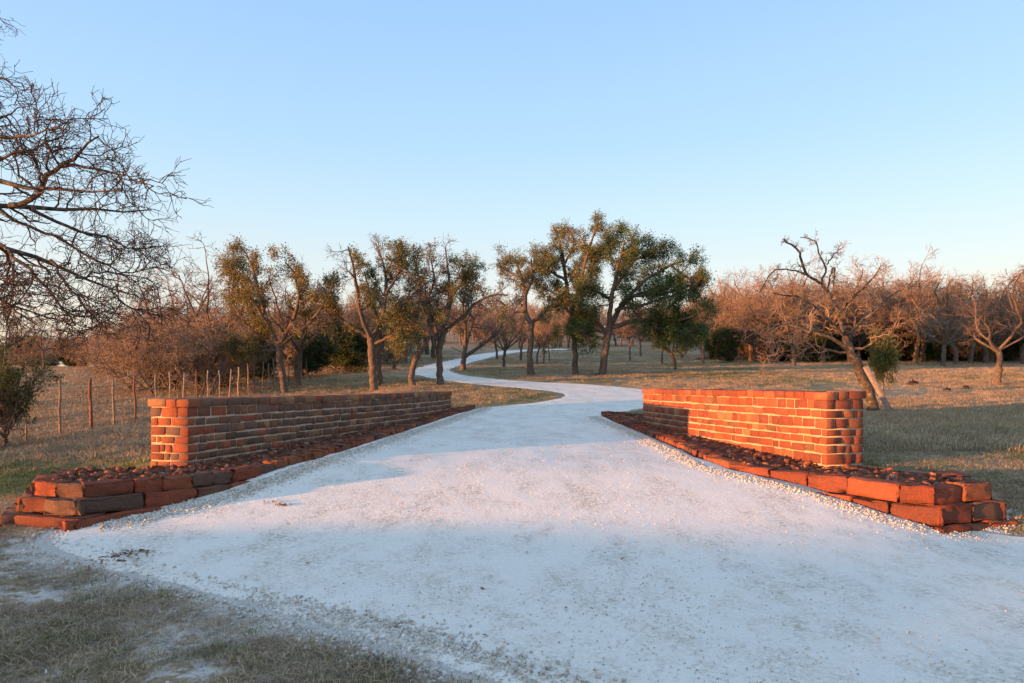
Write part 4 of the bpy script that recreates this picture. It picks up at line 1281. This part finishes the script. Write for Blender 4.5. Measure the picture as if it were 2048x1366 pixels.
# near verge and lawns
n = 95000
d = 2.7 * (17 / 2.7) ** (rng.random(n) ** .85); u = rng.uniform(-1.05, 1.05, n)
p = np.c_[u * d, d]; ok, sd = clear(p, .02)
patch = fbm(p[:, 0] * 1.1, p[:, 1] * 1.1, 81)
verge = (p[:, 1] < 7.3) & (p[:, 0] < 4)
dens = np.where(verge, sm(-.48, .08, patch) * sm(.0, .25, sd + .25 * patch), .85)
k = ok & (rng.random(n) < dens); p, patch, verge = p[k], patch[k], verge[k]
g = green_at(p[:, 0], p[:, 1]); rr = rng.random(len(p))
fg = fbm(p[:, 0] * 2.3, p[:, 1] * 2.3, 91, 2)
idx = np.where(rr < np.where(verge, .20 * (fg > .15), g), 3 + rng.integers(0, 2, len(p)), np.where(rng.random(len(p)) < np.where(verge, .35, .25), 5 + rng.integers(0, 3, len(p)), rng.integers(0, 3, len(p))))
s = rng.uniform(.5, 1.3, len(p)) * np.where(verge, .85 + .45 * np.clip(fg, -.6, 1), 1.15)
instancer('grass', np.c_[p, ground(p[:, 0], p[:, 1])], np.c_[s, s, s], np.c_[rng.normal(0, .12, (len(p), 2)), rng.uniform(0, 6.28, len(p))], idx, protos)
# pasture
n = 90000
d = 11 * (95 / 11) ** (rng.random(n) ** .9); u = rng.uniform(-1.0, 1.0, n)
p = np.c_[u * d, d]; ok, sd = clear(p, .15)
patch = fbm(p[:, 0] * .35, p[:, 1] * .35, 85)
k = ok & (rng.random(n) < sm(-.7, .15, patch)); p, patch = p[k], patch[k]
g = green_at(p[:, 0], p[:, 1]); rr = rng.random(len(p))
idx = np.where(rr < g, 11 + rng.integers(0, 2, len(p)), np.where(rng.random(len(p)) < .30, 13 + rng.integers(0, 2, len(p)), 8 + rng.integers(0, 3, len(p))))
s = rng.uniform(.5, 1.15, len(p)) * (1 + .35 * np.clip(patch, -1, 1)) * np.where(p[:, 0] < -11, .95, .62)
s = s * np.where(sd[k] < .8, .55, 1)
instancer('pasture_grass', np.c_[p, ground(p[:, 0], p[:, 1])], np.c_[s * (1 + p[:, 1] / 90), s * (1 + p[:, 1] / 90), s], np.c_[rng.normal(0, .08, (len(p), 2)), rng.uniform(0, 6.28, len(p))], idx, protos)

# ------------------------------------------------------------------ fence
def tube_obj(name, pts, rad, m, parent, sides=6, jit=0.0):
    Q = np.asarray(pts, float)
    V, F = tubes(Q[None], np.broadcast_to(np.asarray(rad, float), (1, len(Q))), sides)
    if jit: V = V + rng.normal(0, jit, V.shape)
    cap0 = np.arange(sides)[::-1][None]; cap1 = (np.arange(sides) + (len(Q) - 1) * sides)[None]
    me = make_mesh(name, V, [F, cap0, cap1], m, False)
    return child(name, me, parent) if parent is not None else add(name, me)
FX = -11.2
fence = empty('wire_fence', (FX, 15, float(ground(FX, 15)))); tag(fence, 'wire fence on crooked cedar stays running back along the left field', 'fence')
ys = [12.6, 13.6, 14.7]
ys += [FX * -FPX / (CX - q) for q in (53, 120, 182, 228, 272, 314, 340, 368, 395, 418, 442, 460, 478, 498, 511, 525, 537, 552, 565, 578, 590, 602, 613, 624, 634, 644, 655, 668, 682, 697, 711, 724, 735)]
PO = [M_simple('cedar_stay', [(.3, (.20, .13, .09)), (.7, (.42, .30, .22))], 12, .9, .01), WOOD, M_simple('rust_post', [(.3, (.11, .05, .03)), (.7, (.24, .11, .07))], 12, .8, .005)]
for i, y in enumerate(ys):
    z = float(ground(FX, y)); h = rng.uniform(1.25, 1.45); r0 = rng.uniform(.02, .034) * (1.35 if i % 5 == 0 else 1)
    l = rng.normal(0, .035, 2); w = rng.normal(0, .014, (5, 2))
    pts = [(FX + l[0] * t * h + w[q, 0], y + l[1] * t * h + w[q, 1], z - .12 + t * (h + .12)) for q, t in enumerate(np.linspace(0, 1, 5))]
    tube_obj('post', pts, np.linspace(r0, r0 * .8, 5), PO[int(rng.integers(3))], fence, 6, .003)
for k, hh in enumerate((.16, .34, .52, .72, .94, 1.18)):
    yy = np.linspace(12.6, ys[-1], 150)
    tube_obj('wire', np.c_[FX + .035 + rng.normal(0, .004, 150), yy, ground(np.full(150, FX), yy) + hh + .012 * np.sin(yy * 2.7 + k)], .0065, WIRE, fence, 3)
netp = np.arange(12.8, 26, .16)
VV, FF, k0 = [], [], 0
for y in netp:
    z = float(ground(FX, y))
    V, F = tubes(np.array([[(FX + .035, y, z + .12), (FX + .036, y + .004, z + .86)]]), np.full((1, 2), .0045), 3)
    VV.append(V); FF.append(F + k0); k0 += len(V)
tag(child('net_wire', make_mesh('net_wire', np.concatenate(VV), np.concatenate(FF), WIRE), fence), kind='stuff')

# slanting brace poles
for (a, b, rad, lab) in (((655, 727), (695, 748), .045, 'slanting dark brace pole in the fence behind the tall olive oak'),
                         ((902, 694), (932, 708), .05, 'slanting brace pole near the far bend of the drive')):
    pb = at(*b); pt = at(a[0], a[1], pb[1] + .4)
    pb[2] = float(ground(pb[0], pb[1])) - .05
    o = tube_obj('brace_pole', [pt, (pt + pb) / 2 + (0, 0, -.03), pb], [rad * .8, rad, rad], BARK, None, 7, .004)
    tag(o, lab, 'pole')

# board propped against the leaning oak
top, foot = at(1731, 733, 19.45), at(1783, 824)
foot = np.array([foot[0], 18.9, float(ground(foot[0], 18.9))]); foot[0] = (1783 - CX) / FPX * 18.9
ax = unit(top - foot); ln = np.linalg.norm(top - foot)
side_v = unit(np.cross(ax, (0, 1, 0.05))); nv = np.cross(side_v, ax)
V = rbox((ln / 2, .075, .02), .006, .002)
V = frame(V, (top + foot) / 2, ax, side_v, nv)
tag(add('board', make_mesh('board', V, [RB_F, RB_T], WOOD)), 'weathered grey board propped against the leaning oak', 'board')

# grey dead logs piled in the thicket
for i, (a, b, rad, lab) in enumerate((((418, 752), (445, 728), .07, 'upper grey dead log leaning in the thicket behind the fence'),
                                      ((424, 760), (449, 736), .06, 'lower grey dead log leaning in the thicket behind the fence'),
                                      ((405, 765), (414, 738), .04, 'forked grey dead branch standing beside the two logs'))):
    pa, pb = at(*a, 28.6 + .2 * i), at(*b, 29.3 + .2 * i)
    pa[2] = float(ground(pa[0], pa[1])) + .02
    o = tube_obj('dead_log', [pa, pa * .6 + pb * .4 + (0, 0, .04), pb], [rad, rad * .9, rad * .55], LICHEN, None, 7, .006)
    tag(o, lab, 'log', 'dead logs in the thicket')

# dark clod in the left lawn, molehills in the right field, leaf litter on the drive
DARK = M_simple('dark_earth', [(.3, (.02, .014, .011)), (.7, (.07, .045, .03))], 40, .95, .01)
def mound(label, cat, name, px, py, w, h, m, seed, group=None):
    b = at(px, py); r = np.random.default_rng(seed)
    nr, na = 6, 14
    V = [(0, 0, h)]; F3, F4 = [], []
    for i in range(1, nr + 1):
        t = i / nr
        for j in range(na):
            a = 2 * np.pi * j / na; rr = w * t * (1 + r.normal(0, .12))
            V.append((math.cos(a) * rr, math.sin(a) * rr * .8, h * (1 - t * t) * (1 + r.normal(0, .22)) - .03 * t))
    for j in range(na): F3.append((0, 1 + j, 1 + (j + 1) % na))
    for i in range(nr - 1):
        for j in range(na):
            k = 1 + i * na; F4.append((k + j, k + na + j, k + na + (j + 1) % na, k + (j + 1) % na))
    o = add(name, make_mesh(name, np.array(V), [np.array(F3), np.array(F4)], m), None, (b[0], b[1], float(ground(b[0], b[1]))))
    tag(o, label, cat, group)
mound('small black clod lying in the left lawn', 'clod', 'dark_clod', 193, 904, .13, .08, DARK, 1)
GM = 'dark earth mounds in the right field'
mound('dark earth mound nearest the forked bare oak', 'mound', 'earth_mound', 1932, 778, .22, .13, DARK, 2, GM)
mound('dark earth mound between the leaning oak and the forked oak', 'mound', 'earth_mound', 1826, 770, .30, .2, DARK, 3, GM)
mound('low dark earth mound right of the propped board', 'mound', 'earth_mound', 1895, 781, .2, .11, DARK, 4, GM)
LITTER = M_leaf('fallen_leaf', [(0, (.16, .085, .045)), (.6, (.27, .15, .08)), (1, (.36, .23, .13))], .1)
lp = []
for (px, py, n, sp) in ((565, 1014, 26, .05), (545, 1008, 10, .06), (250, 1112, 60, .10), (225, 1125, 70, .14), (285, 1106, 20, .06), (770, 1000, 5, .3), (1300, 1120, 8, .6), (700, 1150, 7, .5), (1500, 1250, 7, .8)):
    b = at(px, py); lp.append(np.c_[rng.normal(b[0], sp, n), rng.normal(b[1], sp * .8, n)])
lp = np.concatenate(lp); n = len(lp); zz = road_z(lp[:, 0], lp[:, 1])[0] + .012
c = np.c_[lp, zz]; u = rng.normal(0, 1, (n, 3)); u[:, 2] *= .35; u = unit(u); w = unit(np.cross(u, np.c_[rng.normal(0, .3, (n, 2)), np.ones(n)]))
s = rng.uniform(.012, .03, n)[:, None]
V = np.stack([c - u * s, c + w * s * .5 + (0, 0, .006), c + u * s, c - w * s * .5], 1).reshape(-1, 3)
tag(add('fallen_leaves', make_mesh('fallen_leaves', V, np.arange(4 * n).reshape(n, 4), LITTER)), kind='stuff')
